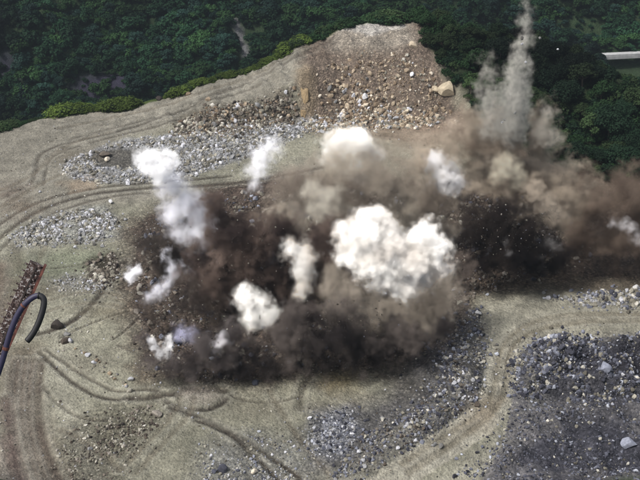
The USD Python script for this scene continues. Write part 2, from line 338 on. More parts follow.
def sheet(name, X, Y, Z, tint, gravel, look):
    r, c = X.shape
    i = np.arange(r * c).reshape(r, c)
    f = np.stack([i[:-1, :-1], i[:-1, 1:], i[1:, 1:], i[1:, :-1]], -1).reshape(-1, 4)
    m = usdkit.mesh(stage, f"/World/{name}", (np.stack([X, Y, Z], -1).reshape(-1, 3), f), look, True)
    api = UsdGeom.PrimvarsAPI(m)
    api.CreatePrimvar("tint", Sdf.ValueTypeNames.Color3fArray, "vertex").Set(Vt.Vec3fArray.FromNumpy(tint.reshape(-1, 3).astype(np.float32)))
    api.CreatePrimvar("gravel", Sdf.ValueTypeNames.FloatArray, "vertex").Set(Vt.FloatArray.FromNumpy(gravel.ravel().astype(np.float32)))
    return tag(m, kind="structure")


tag(sheet("ground", X, Y, Z, tint, gravel, ground_look), "bare quarry bench with haul roads, ruts and mound, falling away at its edge")
hx, hy = axis(-170, 170, 2.0, -1700, 1700), np.append(345.0, axis(347, 560, 2.0, 346.5, 2600))
hy = np.unique(hy[hy >= 345]); HX, HY = np.meshgrid(hx, hy); HZ = H(HX, HY)
# make the rows that meet share their line
HZ[0] = np.interp(hx, xs, Z[-1])
ht = np.ones(HX.shape + (3,)) * srgb(50, 66, 44, .75) * (1 + .6 * (fbm2(HX, HY, .05, 4, 41) - .5))[..., None]
scar_c, gully = hit([104], [90])[0], line([(232, 18), (240, 40), (247, 62)])
def scar_w(x, y):
    a = np.exp(-(((x - scar_c[0]) / 24) ** 2 + ((y - scar_c[1]) / 13) ** 2) * 1.1) + .8 * np.exp(-(((x - scar_c[0] + 48) / 12) ** 2 + ((y - scar_c[1] - 8) / 14) ** 2))
    return np.clip(a * 1.6 - .5 + (fbm2(x, y, .12, 4, 42) - .5) * 1.6, 0, 1)
w = scar_w(HX, HY)[..., None]; ht = ht * (1 - w) + w * srgb(50, 48, 62, .8)
gd = shapely.distance(gully, shapely.points(HX, HY)); w = np.clip(1.6 - gd / 1.6, 0, 1)[..., None] * .8; ht = ht * (1 - w) + w * srgb(130, 128, 132, .8)
tag(sheet("hillside", HX, HY, HZ, ht, np.full(HX.shape, .3), ground_look), "dark scrub-covered hillside across the valley")


def ground_z(x, y):
    """Height of the ground mesh itself (with ruts and rubble relief)."""
    i = np.clip(np.searchsorted(ys, y) - 1, 0, len(ys) - 2); j = np.clip(np.searchsorted(xs, x) - 1, 0, len(xs) - 2)
    u, v = (x - xs[j]) / (xs[j + 1] - xs[j]), (y - ys[i]) / (ys[i + 1] - ys[i])
    return Z[i, j] * (1 - u) * (1 - v) + Z[i, j + 1] * u * (1 - v) + Z[i + 1, j] * (1 - u) * v + Z[i + 1, j + 1] * u * v


# ------------------------------------------------------------------ stones
def rock_mesh(seed, n=15, flat=.72):
    r = np.random.default_rng(seed); p = r.normal(size=(n, 3)); p /= np.linalg.norm(p, axis=1)[:, None]
    p *= r.uniform(.75, 1.0, (n, 1)) * np.array([1, r.uniform(.65, .95), flat])
    h = ConvexHull(p); m = trimesh.Trimesh(p, h.simplices, process=True); m.fix_normals()
    return m


def rock_look(name, stops, rough=.9):
    return mat(name, {"o": ("object_info", {}), "r": ("rgb_ramp", {"ramp": stops}), "tc": ("texture_coordinate", {}), "n": ("noise_texture", {"scale": 3.0, "detail": 5.0, "roughness": .65}),
                      "mr": ("map_range", {"from_min": .3, "from_max": .7, "to_min": .7, "to_max": 1.25}), "m": ("vector_math", {"math_type": "scale"}), "b": ("bump", {"strength": .6, "distance": .15}),
                      "p": ("principled_bsdf", {"roughness": rough, "specular_ior_level": .25})},
               [("o.random", "r.fac"), ("tc.object", "n.vector"), ("n.fac", "mr.value"), ("r.color", "m.vector1"), ("mr.result", "m.scale"), ("n.fac", "b.height"), ("b.normal", "p.normal"), ("m.vector", "p.base_color")], surface="p.BSDF")


PALE = rock_look("pale_stone", [(0, srgb(92, 90, 86)), (.4, srgb(138, 138, 138)), (.78, srgb(174, 175, 180)), (1, srgb(222, 222, 228))])
TAN = rock_look("tan_stone", [(0, srgb(116, 101, 84)), (.5, srgb(164, 149, 128)), (.8, srgb(194, 182, 162)), (1, srgb(218, 208, 192))])
BLUE = rock_look("blue_grey_stone", [(0, srgb(46, 46, 54)), (.45, srgb(86, 88, 99)), (.85, srgb(128, 131, 143)), (1, srgb(186, 190, 200))])
DARK = rock_look("dark_stone", [(0, srgb(46, 42, 40)), (.5, srgb(84, 76, 68)), (.85, srgb(122, 114, 104)), (1, srgb(160, 154, 146))])
EARTH = rock_look("earthy_stone", [(0, srgb(94, 80, 66)), (.6, srgb(136, 119, 100)), (1, srgb(180, 165, 144))])
NIGHT = rock_look("dark_blue_stone", [(0, srgb(36, 36, 42)), (.5, srgb(64, 64, 73)), (1, srgb(96, 98, 110))])
GREY = rock_look("grey_stone", [(0, srgb(84, 80, 72)), (.5, srgb(132, 128, 116)), (.85, srgb(168, 164, 152)), (1, srgb(204, 200, 190))])


def quats(n, r):
    q = r.normal(size=(n, 4)); q /= np.linalg.norm(q, axis=1)[:, None]
    return q


def scatter(pg, n, r, bias=None):
    x0, y0, x1, y1 = pg.bounds; out = np.zeros((0, 2))
    while len(out) < n:
        p = np.stack([r.uniform(x0, x1, 3 * n + 50), r.uniform(y0, y1, 3 * n + 50)], -1)
        ok = shapely.contains_xy(pg, p[:, 0], p[:, 1])
        d = fbm2(p[:, 0], p[:, 1], .35, 3, int(r.integers(1, 99)) if bias is None else bias)
        ok &= r.uniform(0, 1, len(p)) < np.clip((d - .36) * 4.5, .03, 1)
        out = np.vstack([out, p[ok]])
    return out[:n]


def instancer(name, protos, pos, quat, scale, label, cat, proto_name):
    """pos, quat (wxyz), scale for every copy; protos: (mesh, material, smooth)."""
    pi = UsdGeom.PointInstancer.Define(stage, numbered(name)); paths = []
    for m, mt, sm in protos:
        parts = m if isinstance(m, list) else [(proto_name, m, mt, sm)]
        if len(parts) == 1:
            q = numbered(parts[0][0], str(pi.GetPath())); usdkit.mesh(stage, q, parts[0][1], parts[0][2], parts[0][3])
        else:
            q = numbered(proto_name, str(pi.GetPath())); UsdGeom.Xform.Define(stage, q)
            for a, b, c, d in parts: usdkit.mesh(stage, f"{q}/{a}", b, c, d)
        paths.append(Sdf.Path(q))
    pi.CreatePrototypesRel().SetTargets(paths)
    pi.CreateProtoIndicesAttr(Vt.IntArray.FromNumpy(np.arange(len(pos), dtype=np.int32) % len(protos)))
    pi.CreatePositionsAttr(Vt.Vec3fArray.FromNumpy(pos.astype(np.float32)))
    pi.CreateScalesAttr(Vt.Vec3fArray.FromNumpy(np.ascontiguousarray(scale, np.float32)))
    pi.CreateOrientationsAttr(Vt.QuathArray([Gf.Quath(*map(float, q)) for q in quat]))
    tag(pi, label, cat, None, "stuff")
    return pi


def rubble(name, label, pts, n, size, looks, seed, sink=.32, cat="rubble", bias=None, avoid=None):
    r = np.random.default_rng(seed); pg = poly(pts) if not hasattr(pts, "area") else pts
    n = int(n * 1.7); xy = scatter(pg, n, r, bias) + r.normal(0, 1, (n, 2)) * r.choice([.3, 1.4], (n, 1)); s = .56 * size * np.clip(r.lognormal(-.08, .8, n), .3, 4.2)
    z = ground_z(xy[:, 0], xy[:, 1])
    if avoid is not None:
        ok = ~shapely.contains_xy(poly(avoid), xy[:, 0], xy[:, 1]); xy, s, z, n = xy[ok], s[ok], z[ok], int(ok.sum())
    pos = np.column_stack([xy, z + s * (.45 - sink)])
    protos = [(rock_mesh(seed * 10 + k), looks[k % len(looks)], False) for k in range(6)]
    instancer(name, protos, pos, quats(n, r), np.repeat(s[:, None], 3, 1), label, cat, "stone")


rubble("rubble_bank", "bank of pale grey broken stone along the foot of the shoulder, left of the mound", [(62, 168), (75, 158), (130, 142), (150, 138), (200, 131), (300, 121), (330, 122), (290, 142), (240, 160), (180, 178), (120, 184), (70, 179)], 5200, .36, [PALE, PALE, GREY], 1, avoid=[(92, 156), (105, 150), (138, 150), (150, 160), (134, 170), (100, 168)])
rubble("rubble_bank", "low heap of pale stone in the left of the bench below the upper road", [(15, 236), (45, 218), (105, 206), (118, 220), (114, 240), (70, 244), (18, 247)], 2000, .3, [PALE, GREY, PALE], 2)
rubble("rubble_slope", "loose tan stones and boulders covering the brown face of the mound", [(318, 70), (345, 56), (405, 54), (430, 70), (445, 100), (462, 124), (380, 128), (312, 128), (322, 100)], 1500, .36, [TAN, EARTH, TAN, GREY], 3)
rubble("rubble_slope", "band of pale stones gathered at the toe of the mound face", [(330, 112), (380, 108), (440, 116), (440, 124), (380, 130), (300, 134), (310, 122)], 1100, .4, [PALE, TAN, GREY], 4)
rubble("rubble_slope", "dark jagged stones on the steep shoulder between road and pale rubble bank", [(180, 120), (205, 112), (250, 103), (292, 90), (297, 124), (240, 134), (200, 136), (176, 138)], 3000, .34, [DARK, GREY, DARK, EARTH, GREY], 5)
rubble("rubble_patch", "thin scatter of pale stone on the left of the bench right of the rusty post", [(48, 282), (80, 275), (112, 280), (105, 290), (60, 293)], 420, .24, [PALE, GREY], 6)
rubble("rubble_patch", "heap of dark brown stones at the left edge of the blast", [(88, 264), (112, 253), (122, 268), (110, 285), (92, 281)], 420, .34, [DARK, DARK, GREY], 7)
rubble("rubble_row", "ragged row of pale stone along the far side of the haul road", [(545, 297), (590, 293), (700, 287), (700, 304), (640, 309), (570, 304)], 900, .36, [PALE, GREY, BLUE], 8)
rubble("rubble_slope", "blue-grey broken rock filling the slope below the bend of the haul road", [(514, 356), (528, 344), (560, 338), (700, 336), (700, 396), (520, 396), (510, 385)], 5400, .29, [BLUE, BLUE, NIGHT, BLUE, NIGHT, GREY], 9)
rubble("rubble_field", "dusty blue-grey rubble on the pit floor at the lower right", [(512, 402), (700, 398), (700, 500), (430, 500), (490, 438)], 6500, .2, [BLUE, NIGHT, NIGHT, BLUE, GREY], 10)
rubble("rubble_field", "grey stones strewn on the bank left of the haul road", [(450, 332), (480, 306), (486, 345), (484, 395), (448, 426), (378, 468), (330, 485), (350, 440), (420, 405)], 2300, .24, [BLUE, GREY, NIGHT, DARK, BLUE, PALE], 11)
rubble("rubble_patch", "small patch of pale bluish stone at the bottom centre", [(312, 420), (345, 408), (358, 425), (345, 452), (315, 458)], 900, .2, [PALE, BLUE], 12)
rubble("rubble_patch", "stony ground with mixed pale gravel at the bottom edge left of centre", [(205, 448), (250, 434), (305, 445), (310, 490), (200, 490)], 900, .17, [PALE, BLUE, GREY], 13)
rubble("rubble_patch", "dark clods on the rough soil at the bottom left", [(62, 445), (90, 415), (150, 402), (160, 420), (130, 460), (110, 490), (70, 490)], 1300, .2, [DARK, GREY], 14)
rubble("blasted_rock", "dark freshly broken rock heaved up under the blast smoke", pg_blast, 6500, .42, [DARK, DARK, GREY, DARK, BLUE], 15)
rubble("scattered_gravel", "small stones lying loose over the whole quarry bench", [(-40, 150), (60, 120), (300, 100), (480, 140), (480, 310), (660, 330), (480, 400), (380, 478), (330, 490), (-40, 490)], 6000, .14, [GREY, PALE, DARK, GREY], 16, cat="gravel")


def big_mesh(seed):
    m = trimesh.creation.icosphere(2, 1.0); r = np.random.default_rng(seed)
    v = np.array(m.vertices)
    for _ in range(9):     # slice flat faces off
        n = r.normal(size=3); n /= np.linalg.norm(n); d = r.uniform(.45, .8); o = v @ n
        v = v - np.outer(np.clip(o - d, 0, None), n)
    v *= 1 + .12 * (meshkit.fbm(v * 2.2 + seed, 3, seed)[:, None] - .5)
    return trimesh.Trimesh(v * [1, .85, .72], m.faces, process=False)


def boulder(px, py, s, look, label, group=None, name="boulder", cat="boulder", seed=None, shape=(1, 1, 1), rot=None):
    q = hit([px], [py])[0]; seed = seed if seed is not None else int(px * 31 + py * 17)
    r = np.random.default_rng(seed)
    t = thing(name, label, cat, group, None, (q[0], q[1], ground_z(q[0], q[1]) + s * .3), rot or (r.uniform(-15, 15), r.uniform(-15, 15), r.uniform(0, 360)), np.array(shape) * s)
    part("stone", big_mesh(seed % 97), look, t, 22)
    return t


# boulders one can point to
TANB = rock_look("pale_tan_boulder_stone", [(0, srgb(172, 160, 138)), (1, srgb(182, 170, 148))])
BRIGHT = rock_look("bright_stone", [(0, srgb(186, 186, 186)), (1, srgb(204, 204, 206))])
PBLUE = rock_look("pale_blue_grey_boulder_stone", [(0, srgb(140, 144, 158)), (1, srgb(152, 156, 170))])
boulder(445, 93, 3.4, TANB, "largest pale tan boulder, at the right foot of the mound beside the trees", shape=(1, .9, 1.1))
boulder(436, 90, 1.4, TANB, "smaller pale rock leaning on the left side of the largest boulder at the mound's foot")
boulder(414, 46, 1.6, TAN, "brown block lying near the right end of the mound's upper lip")
boulder(365, 98, 1.5, BRIGHT, "brightest pale boulder low in the middle of the mound face")
boulder(57, 327, 1.5, DARK, "dark round rock beside the black hose end, on the left of the bench")
boulder(65, 342, 1.1, DARK, "smaller dark rock just below the dark round rock on the left of the bench")
boulder(157, 415, 1.1, DARK, "lone dark round rock at the lower left, by the curved ruts")
boulder(105, 158, 1.7, DARK, "dark brown rock in the hollow of the pale rubble bank")
boulder(108, 163, 1.0, TAN, "yellowish rock below the dark one in the hollow of the pale rubble bank")
boulder(602, 381, 1.5, PBLUE, "big pale blue-grey boulder in the dark slope at the right edge of the pit")
boulder(222, 470, 1.0, BLUE, "blue-grey rock at the bottom edge left of centre")
boulder(214, 472, .6, BLUE, "low blue-grey stone beside the rock at the bottom edge")
boulder(254, 472, .7, TAN, "rusty brown clod at the bottom edge left of centre")
boulder(111, 203, .8, BRIGHT, "white block at the right tip of the pale heap on the left of the bench")
boulder(636, 288, .9, BRIGHT, "pale block at the right end of the stone row by the haul road")
boulder(478, 314, .8, BRIGHT, "pale stone at the near left corner of the haul road bend")
boulder(477, 405, .7, DARK, "small rust-brown rock on the left shoulder of the haul road")
boulder(628, 450, 1.5, PBLUE, "broad pale blue-grey rock near the lower right corner")
boulder(90, 450, .5, PALE, "single pale stone on the rough soil at the bottom left")
boulder(160, 100, 1.3, DARK, "brown rock at the crest where the grass fringe breaks, upper left")
boulder(188, 95, 1.0, TAN, "tan rock by the road below the grassy crest")
boulder(40, 192, .5, PALE, "pale stone beside the wheel tracks at the left")
r_ = np.random.default_rng(77)
for k, (px, py) in enumerate(zip(np.linspace(66, 130, 26), np.linspace(336, 390, 26))):
    boulder(px + r_.normal(0, 3), py + r_.normal(0, 2.2), float(np.clip(r_.lognormal(-.9, .35), .22, .75)), (PALE, GREY, TAN)[k % 3], "pale stone in the loose diagonal line of stones at the lower left", "stones in a diagonal line", "stone", "stone", seed=300 + k)
for k in range(46):
    px, py = r_.uniform(525, 640), r_.uniform(343, 400)
    boulder(px, py, float(np.clip(r_.lognormal(-.95, .35), .22, .7)), (PALE, BLUE, BLUE)[k % 3], "pale blue-grey stone on the dark rubble slope right of the haul road bend", "pale stones on the dark slope", "stone", "stone", seed=500 + k)
for k in range(34):
    px, py = r_.uniform(400, 482), r_.uniform(335, 450)
    if px > 470 - max(0, py - 395) * 1.1: px -= 30
    boulder(px, py, float(np.clip(r_.lognormal(-1.1, .35), .2, .6)), (PALE, GREY, BLUE)[k % 3], "pale stone on the dark bank left of the haul road", "pale stones on the dark bank", "stone", "stone", seed=600 + k)
# the larger stones of the mound face, one by one
protos_b = []
for k in range(170):
    u = r_.uniform(); px = 322 + 112 * r_.uniform(); py = 60 + 64 * math.sqrt(u)
    if px < 350 and py < 72: py += 18
    if k < 85: px, py = r_.normal(356, 15), r_.normal(96, 13)
    elif k < 125: px, py = r_.uniform(330, 448), r_.normal(117, 4)
    if not (50 < py < 127 and 312 < px < 455): px, py = 380, 100 + 20 * r_.uniform()
    s = float(np.clip(r_.lognormal(-.42, .35), .3, 1.05))
    zone = ("upper" if py < 78 else "middle" if py < 102 else "lowest") + " part of the mound's brown face, " + ("left side" if px < 355 else "centre" if px < 395 else "right side")
    lab, grp = f"{'large' if s > .8 else 'small'} pale tan boulder on the {zone}", f"{'large' if s > .8 else 'small'} boulders on the {zone}"
    q = hit([px], [py])[0]; loc = (q[0], q[1], ground_z(q[0], q[1]) + s * .25); rot = tuple(r_.uniform(0, 360, 3)); sc = np.array([1, r_.uniform(.7, 1), 1]) * s
    if len(protos_b) < 6:
        t = thing("face_boulder", lab, "boulder", grp, None, loc, rot, sc); part("stone", big_mesh(k + 3), (TAN, EARTH, TAN, PALE, EARTH, TAN)[k % 6], t, 22); protos_b.append(t)
    else: copy_of(protos_b[k % 6], lab, loc, rot, sc, grp)
protos_b = []
for k in range(90):
    px = r_.uniform(178, 298); py = np.interp(px, [178, 250, 298], [128, 113, 100]) + r_.normal(0, 8)
    s = float(np.clip(r_.lognormal(-.3, .35), .35, .95)); q = hit([px], [py])[0]
    zone = "near end of the steep shoulder, by the pale rubble" if px < 215 else "middle of the steep shoulder" if px < 258 else "end of the steep shoulder next to the mound face"
    lab, grp = f"{'large' if s > .8 else 'small'} jagged grey block at the {zone}", f"{'large' if s > .8 else 'small'} blocks at the {zone}"
    loc = (q[0], q[1], ground_z(q[0], q[1]) + s * .2); rot = tuple(r_.uniform(0, 360, 3)); sc = np.array([1, r_.uniform(.7, 1), 1.2]) * s
    if len(protos_b) < 5:
        t = thing("shoulder_block", lab, "boulder", grp, None, loc, rot, sc); part("stone", big_mesh(k + 40), (GREY, EARTH, PALE, GREY, DARK)[k], t, 22); protos_b.append(t)
    else: copy_of(protos_b[k % 5], lab, loc, rot, sc, grp)
outcrop_look = rock_look("ochre_rock", [(0, srgb(136, 118, 92)), (1, srgb(164, 144, 112))])
for px, py, sz, lb in ((306, 96, (1.5, 1.1, 3.6), "ochre rock rib standing at the left edge of the mound face"), (304, 114, (1.3, 1.0, 1.7), "lower lump of the ochre rib, at its foot")):
    q = hit([px], [py])[0]; m = trimesh.creation.icosphere(4, 1.0); v = np.array(m.vertices)
    for k_ in range(14):
        nn_ = r_.normal(size=3); nn_ /= np.linalg.norm(nn_); v = v - np.outer(np.clip(v @ nn_ - r_.uniform(.5, .8), 0, None), nn_)
    v *= (1 + .5 * (meshkit.fbm(v * 2.5 + px, 5, 8) - .5))[:, None]; m.vertices = v * sz
    t = thing("rock_outcrop", lb, "rock", None, None, (q[0], q[1] + .6, q[2] + .1), (-38, 6, 14)); part("stone", m, outcrop_look, t, 22)

# ------------------------------------------------------------------ vegetation
def leaf_look(name, a, b, c):
    return mat(name, {"pn": ("noise_texture", {"scale": .028, "detail": 3.0}), "pr": ("map_range", {"from_min": .38, "from_max": .62, "to_min": .5, "to_max": 1.75}), "pm": ("math", {"math_type": "multiply"}), "g": ("geometry", {}), "o": ("object_info", {}), "r": ("rgb_ramp", {"ramp": [(0, a), (.55, b), (1, c)]}), "mr": ("map_range", {"to_min": .72, "to_max": 1.3}), "s": ("vector_math", {"math_type": "scale"}),
                      "d": ("principled_bsdf", {"roughness": .7, "specular_ior_level": .1}), "t": ("translucent_bsdf", {}), "m": ("mix_closure", {"fac": .22})},
               [("g.random_per_island", "r.fac"), ("o.random", "mr.value"), ("r.color", "s.vector1"), ("o.location", "pn.vector"), ("pn.fac", "pr.value"), ("pr.result", "pm.value1"), ("mr.result", "pm.value2"), ("pm.value", "s.scale"), ("s.vector", "d.base_color"), ("s.vector", "t.color"), ("d.BSDF", "m.closure1"), ("t.BSDF", "m.closure2")], surface="m.closure")


LEAF = [leaf_look("leaf_deep", (.009, .023, .011), (.017, .042, .017), (.038, .075, .026)), leaf_look("leaf_mid", (.014, .034, .012), (.027, .06, .02), (.056, .105, .033)), leaf_look("leaf_olive", (.026, .045, .017), (.044, .074, .025), (.078, .115, .037))]
SCRUB = [leaf_look("scrub_deep", (.010, .030, .014), (.018, .052, .020), (.036, .085, .030)), leaf_look("scrub_mid", (.016, .040, .013), (.028, .068, .018), (.055, .11, .028)), leaf_look("scrub_blue", (.009, .024, .018), (.015, .040, .026), (.03, .062, .036))]
GRASS = [leaf_look("fringe_green", (.09, .135, .028), (.17, .23, .045), (.30, .34, .09))]
BARK = mat("bark", {"p": ("principled_bsdf", {"base_color": (.07, .055, .04), "roughness": .9})}, [], surface="p.BSDF")


def leaves(centres, normals, size, r):
    n = len(centres); t = np.cross(normals, r.normal(size=(n, 3))); t /= np.linalg.norm(t, axis=1)[:, None] + 1e-9; b = np.cross(normals, t)
    s = size * r.uniform(.6, 1.3, (n, 1)); t, b = t * s, b * s * r.uniform(.5, .9, (n, 1))
    v = np.stack([centres - t, centres - b + normals * s * .15, centres + t, centres + b + normals * s * .15], 1).reshape(-1, 3)
    i = np.arange(n)[:, None] * 4
    return v, np.vstack([i + [0, 1, 2], i + [0, 2, 3]])


def crown(seed, n, lumps, leaf, h0, spread, tall):
    """Leaf clumps round a number of limb ends."""
    r = np.random.default_rng(seed); ends = []
    for k in range(lumps):
        a = k * 2.4 + r.uniform(-.5, .5); q = math.sqrt((k + .5) / lumps) * spread * r.uniform(.7, 1.1)
        ends.append([math.cos(a) * q, math.sin(a) * q, h0 + tall * (1 - (q / spread) ** 2 * .6) * r.uniform(.6, 1.05)])
    ends = np.array(ends); rad = spread * r.uniform(.32, .55, lumps)
    k = r.integers(0, lumps, n); d = r.normal(size=(n, 3)); d /= np.linalg.norm(d, axis=1)[:, None]
    c = ends[k] + d * (rad[k] * r.uniform(.55, 1.08, n))[:, None] * [1, 1, .75]
    nn = d + r.normal(0, .45, (n, 3)) + [0, 0, .5]; nn /= np.linalg.norm(nn, axis=1)[:, None]
    return leaves(c, nn, leaf, r), ends


def limbs(ends, h, r0):
    ms = []
    def bar(a, b, ra, rb):
        d = np.array(b, float) - a; L = np.linalg.norm(d); c = trimesh.creation.cylinder(1, 1, sections=6); v = np.array(c.vertices); top = v[:, 2] > 0
        v[:, :2] *= np.where(top, rb, ra)[:, None]; v[:, 2] = (v[:, 2] + .5) * L
        R = trimesh.geometry.align_vectors([0, 0, 1], d / L)[:3, :3]; c.vertices = v @ R.T + a; ms.append(c)
    bar(np.array([0, 0, -.6]), [0, 0, h], r0, r0 * .65)
    for e in ends: bar(np.array([0, 0, h * .85]), e, r0 * .5, r0 * .15)
    return trimesh.util.concatenate(ms)


ra, rb = hit([601, 700], [67, 53]); hill_road_area = shapely.Polygon([ra[:2] + [-2, -17], rb[:2] + [20, -17], rb[:2] + [20, 4], ra[:2] + [-2, 4]])
# far hillside: scrub that reads as one mass
r = np.random.default_rng(5)
protos = []
for k in range(5):
    (v, f), ends = crown(50 + k, 620, 8, .23, .5, 1.7, 1.6 + .5 * k % 2)
    protos.append(((v, f), SCRUB[k % 3], False))
n = 33000
fx, fy = r.uniform(-185, 185, n), r.uniform(352, 560, n)
keep = (r.uniform(0, 1, n) < np.clip((fbm2(fx, fy, .045, 4, 61) - .3) * 4.5, .5, 1)) & (r.uniform(0, 1, n) > scar_w(fx, fy) * .9) & (shapely.distance(gully, shapely.points(fx, fy)) > 2.6) & (shapely.distance(hill_road_area, shapely.points(fx, fy)) > .1) & (np.abs(fx) < .36 * fy + 15)
fx, fy = fx[keep], fy[keep]; sc = .9 * np.clip(r.lognormal(-.05, .55, len(fx)), .35, 3.0) * (.75 + .6 * fbm2(fx, fy, .03, 2, 62))
a = r.uniform(0, 2 * math.pi, len(fx)); q = np.stack([np.cos(a / 2), 0 * a, 0 * a, np.sin(a / 2)], -1)
instancer("hillside_scrub", protos, np.column_stack([fx, fy, H(fx, fy) - .2]), q, np.column_stack([sc, sc, sc * r.uniform(.7, 1.15, len(sc))]), "dark green scrub and small trees covering the hillside across the valley", "scrub", "shrub")

# near forest at the right: trees one by one
firsts, spots = [], []
mx0, my0, mx1, my1 = forest_pg.bounds
forest_big = forest_pg
tries = 0
back = shapely.Polygon(np.vstack([crest_xy[12:], crest_xy[12:][::-1] + [0, 26]])).buffer(0)
for region, count, gap in ((forest_big, 185, 3.0), (back, 115, 3.4)):
    got = 0; x0, y0, x1, y1 = region.bounds; tries = 0
    while got < count and tries < 30000:
        tries += 1
        x, y = rng.uniform(max(x0, 20), min(x1, 118)), rng.uniform(y0, y1)
        if not shapely.contains_xy(region, x, y) or any((x - a) ** 2 + (y - b) ** 2 < gap ** 2 for a, b in spots): continue
        spots.append((x, y)); got += 1
KIND = ["dark dense tree", "mid green bushy tree", "dark spreading tree", "olive green open tree"]
for i, (x, y) in enumerate(spots):
    k = i % 4
    if i >= 4 and 320 + FOC * x / (y * math.cos(PITCH) + 100 * math.sin(PITCH)) < 495: k = 1 + 2 * (i % 2)
    p = (x, y, float(ground_z(np.array([x]), np.array([y]))[0]) - .3); s = float(np.clip(rng.lognormal(.2, .25), .8, 1.9))
    edge = shapely.distance(forest_pg.boundary, shapely.Point(x, y))
    if edge < 3: s *= .68
    if x > 75 and y > np.interp(x, crest_xy[:, 0], crest_xy[:, 1]) - 9: s *= .5
    rot, scl = (rng.uniform(-5, 5), rng.uniform(-5, 5), rng.uniform(0, 360)), (s, s, s * rng.uniform(.8, 1.2))
    zx = 320 + FOC * x / (y * math.cos(PITCH) + (CAM_H - p[2]) * math.sin(PITCH)); hi_ = y > np.interp(x, crest_xy[:, 0], crest_xy[:, 1]) - 12
    zone = ("beside the mound's right shoulder" if zx < 480 else "behind the dust jets" if zx < 565 else "near the picture's right edge") + (", high along the crest" if hi_ else ", above the brown dust")
    lab = f"{KIND[k]} in the forest {zone}"; grp = f"{KIND[k]}s of the forest {zone}"
    if len(firsts) < 4:
        t = thing(("dense_tree", "bushy_tree", "spreading_tree", "open_tree")[k], lab, "tree", grp, None, p, rot, scl)
        lm = (LEAF[0], LEAF[1], LEAF[0], LEAF[2])[k]
        (v, f), ends = crown(80 + k, (3600, 3000, 3600, 2200)[k], (13, 11, 15, 10)[k], .19, 1.5, (2.5, 2.3, 3.0, 2.2)[k], (3.4, 2.8, 2.6, 3.2)[k])
        part("trunk", limbs(ends, 2.2, .2), BARK, t); part("crown", (v, f), lm, t); firsts.append(t)
    else: copy_of(firsts[k], lab, p, rot, scl, grp)
# undergrowth between those trees
r = np.random.default_rng(9)
und = forest_pg.union(back).buffer(.5)
xy = scatter(und, 8500, r, 3); s = np.clip(r.lognormal(.1, .4, len(xy)), .5, 2.4); a = r.uniform(0, 6.28, len(xy))
instancer("undergrowth", [((crown(120 + k, 420, 6, .15, .2, 1.2, .9)[0]), LEAF[k % 3], False) for k in range(3)], np.column_stack([xy, ground_z(xy[:, 0], xy[:, 1]) - .1]), np.stack([np.cos(a / 2), 0 * a, 0 * a, np.sin(a / 2)], -1), np.repeat(s[:, None], 3, 1),
          "low leafy undergrowth between the trees at the right", "undergrowth", "bush")
# bright fringe along the crest
def fringe(label, a0, a1, n, size, looks, seed, lo=-.6, hi=3.2):
    r = np.random.default_rng(seed); cx = [at(*c) for c in crest]; xx = np.array([c[0] for c in cx]); yy = np.array([c[1] for c in cx])
    x0, x1 = np.interp([a0, a1], [c[0] for c in crest], xx); x = r.uniform(x0, x1, n); y = np.interp(x, xx, yy) + r.uniform(lo, hi, n) * (.4 + 1.1 * fbm2(x, 0 * x, .15, 3, seed))
    s = .55 * size * np.clip(r.lognormal(0, .6, n), .25, 2.6) * (.5 + 1.1 * np.clip((fbm2(x, y, .16, 3, seed + 1) - .36) * 4, 0, 1)); a = r.uniform(0, 6.28, n)
    instancer("crest_fringe", [((crown(140 + k + seed, 340, 6, .105, .1, .9, .9)[0]), looks[k % len(looks)], False) for k in range(4)], np.column_stack([x, y, ground_z(x, y) - .05]), np.stack([np.cos(a / 2), 0 * a, 0 * a, np.sin(a / 2)], -1), s[:, None] * [1, 1, .6], label, "bushes", "bush")
fringe("bright grass and bushes along the crest at the upper left", 55, 132, 1500, 1.5, [GRASS[0], GRASS[0], GRASS[0], LEAF[2]], 1)
fringe("dark low bushes along the crest at the far left", -20, 62, 700, 1.2, [LEAF[1], LEAF[2]], 2)
fringe("green bushes along the crest between the left road and the mound", 165, 305, 2600, 1.35, [GRASS[0], LEAF[2], GRASS[0], GRASS[0]], 3, -.5, 3.5)
fringe("leafy bushes behind the mound's pale top", 300, 420, 1000, 2.0, [LEAF[1], LEAF[2], LEAF[0]], 4, .8, 9)

# ------------------------------------------------------------------ concrete road across the valley
a, b = hit([601, 690], [67, 53]); z = max(a[2], b[2]) + 1.5
d = (b - a)[:2]; d /= np.linalg.norm(d); nrm = np.array([d[1], -d[0]])
conc = mat("pale_concrete", {"g": ("geometry", {}), "n": ("noise_texture", {"scale": .6, "detail": 5.0}), "r": ("rgb_ramp", {"ramp": [(.3, (.30, .30, .30)), (.7, (.44, .44, .44))]}), "p": ("principled_bsdf", {"roughness": .85})}, [("g.position", "n.vector"), ("n.fac", "r.fac"), ("r.color", "p.base_color")], surface="p.BSDF")
def slab(c0, c1, o0, o1, z0, z1):
    p = [np.r_[c[:2] + nrm * o, zz] for zz in (z0, z1) for c in (c0, c1) for o in (o0, o1)]
    m = trimesh.convex.convex_hull(np.array(p)); return m
t = thing("hill_road", "pale concrete road on the far slope at the right edge", "road")
part("road_deck", slab(a, b, -1.4, 2.6, z - .4, z), conc, t); part("retaining_wall", slab(a, b, 2.6, 3.0, z - 1.6, z - .1), conc, t); part("parapet", slab(a, b, 2.604, 2.9, z - .098, z + .5), conc, t)

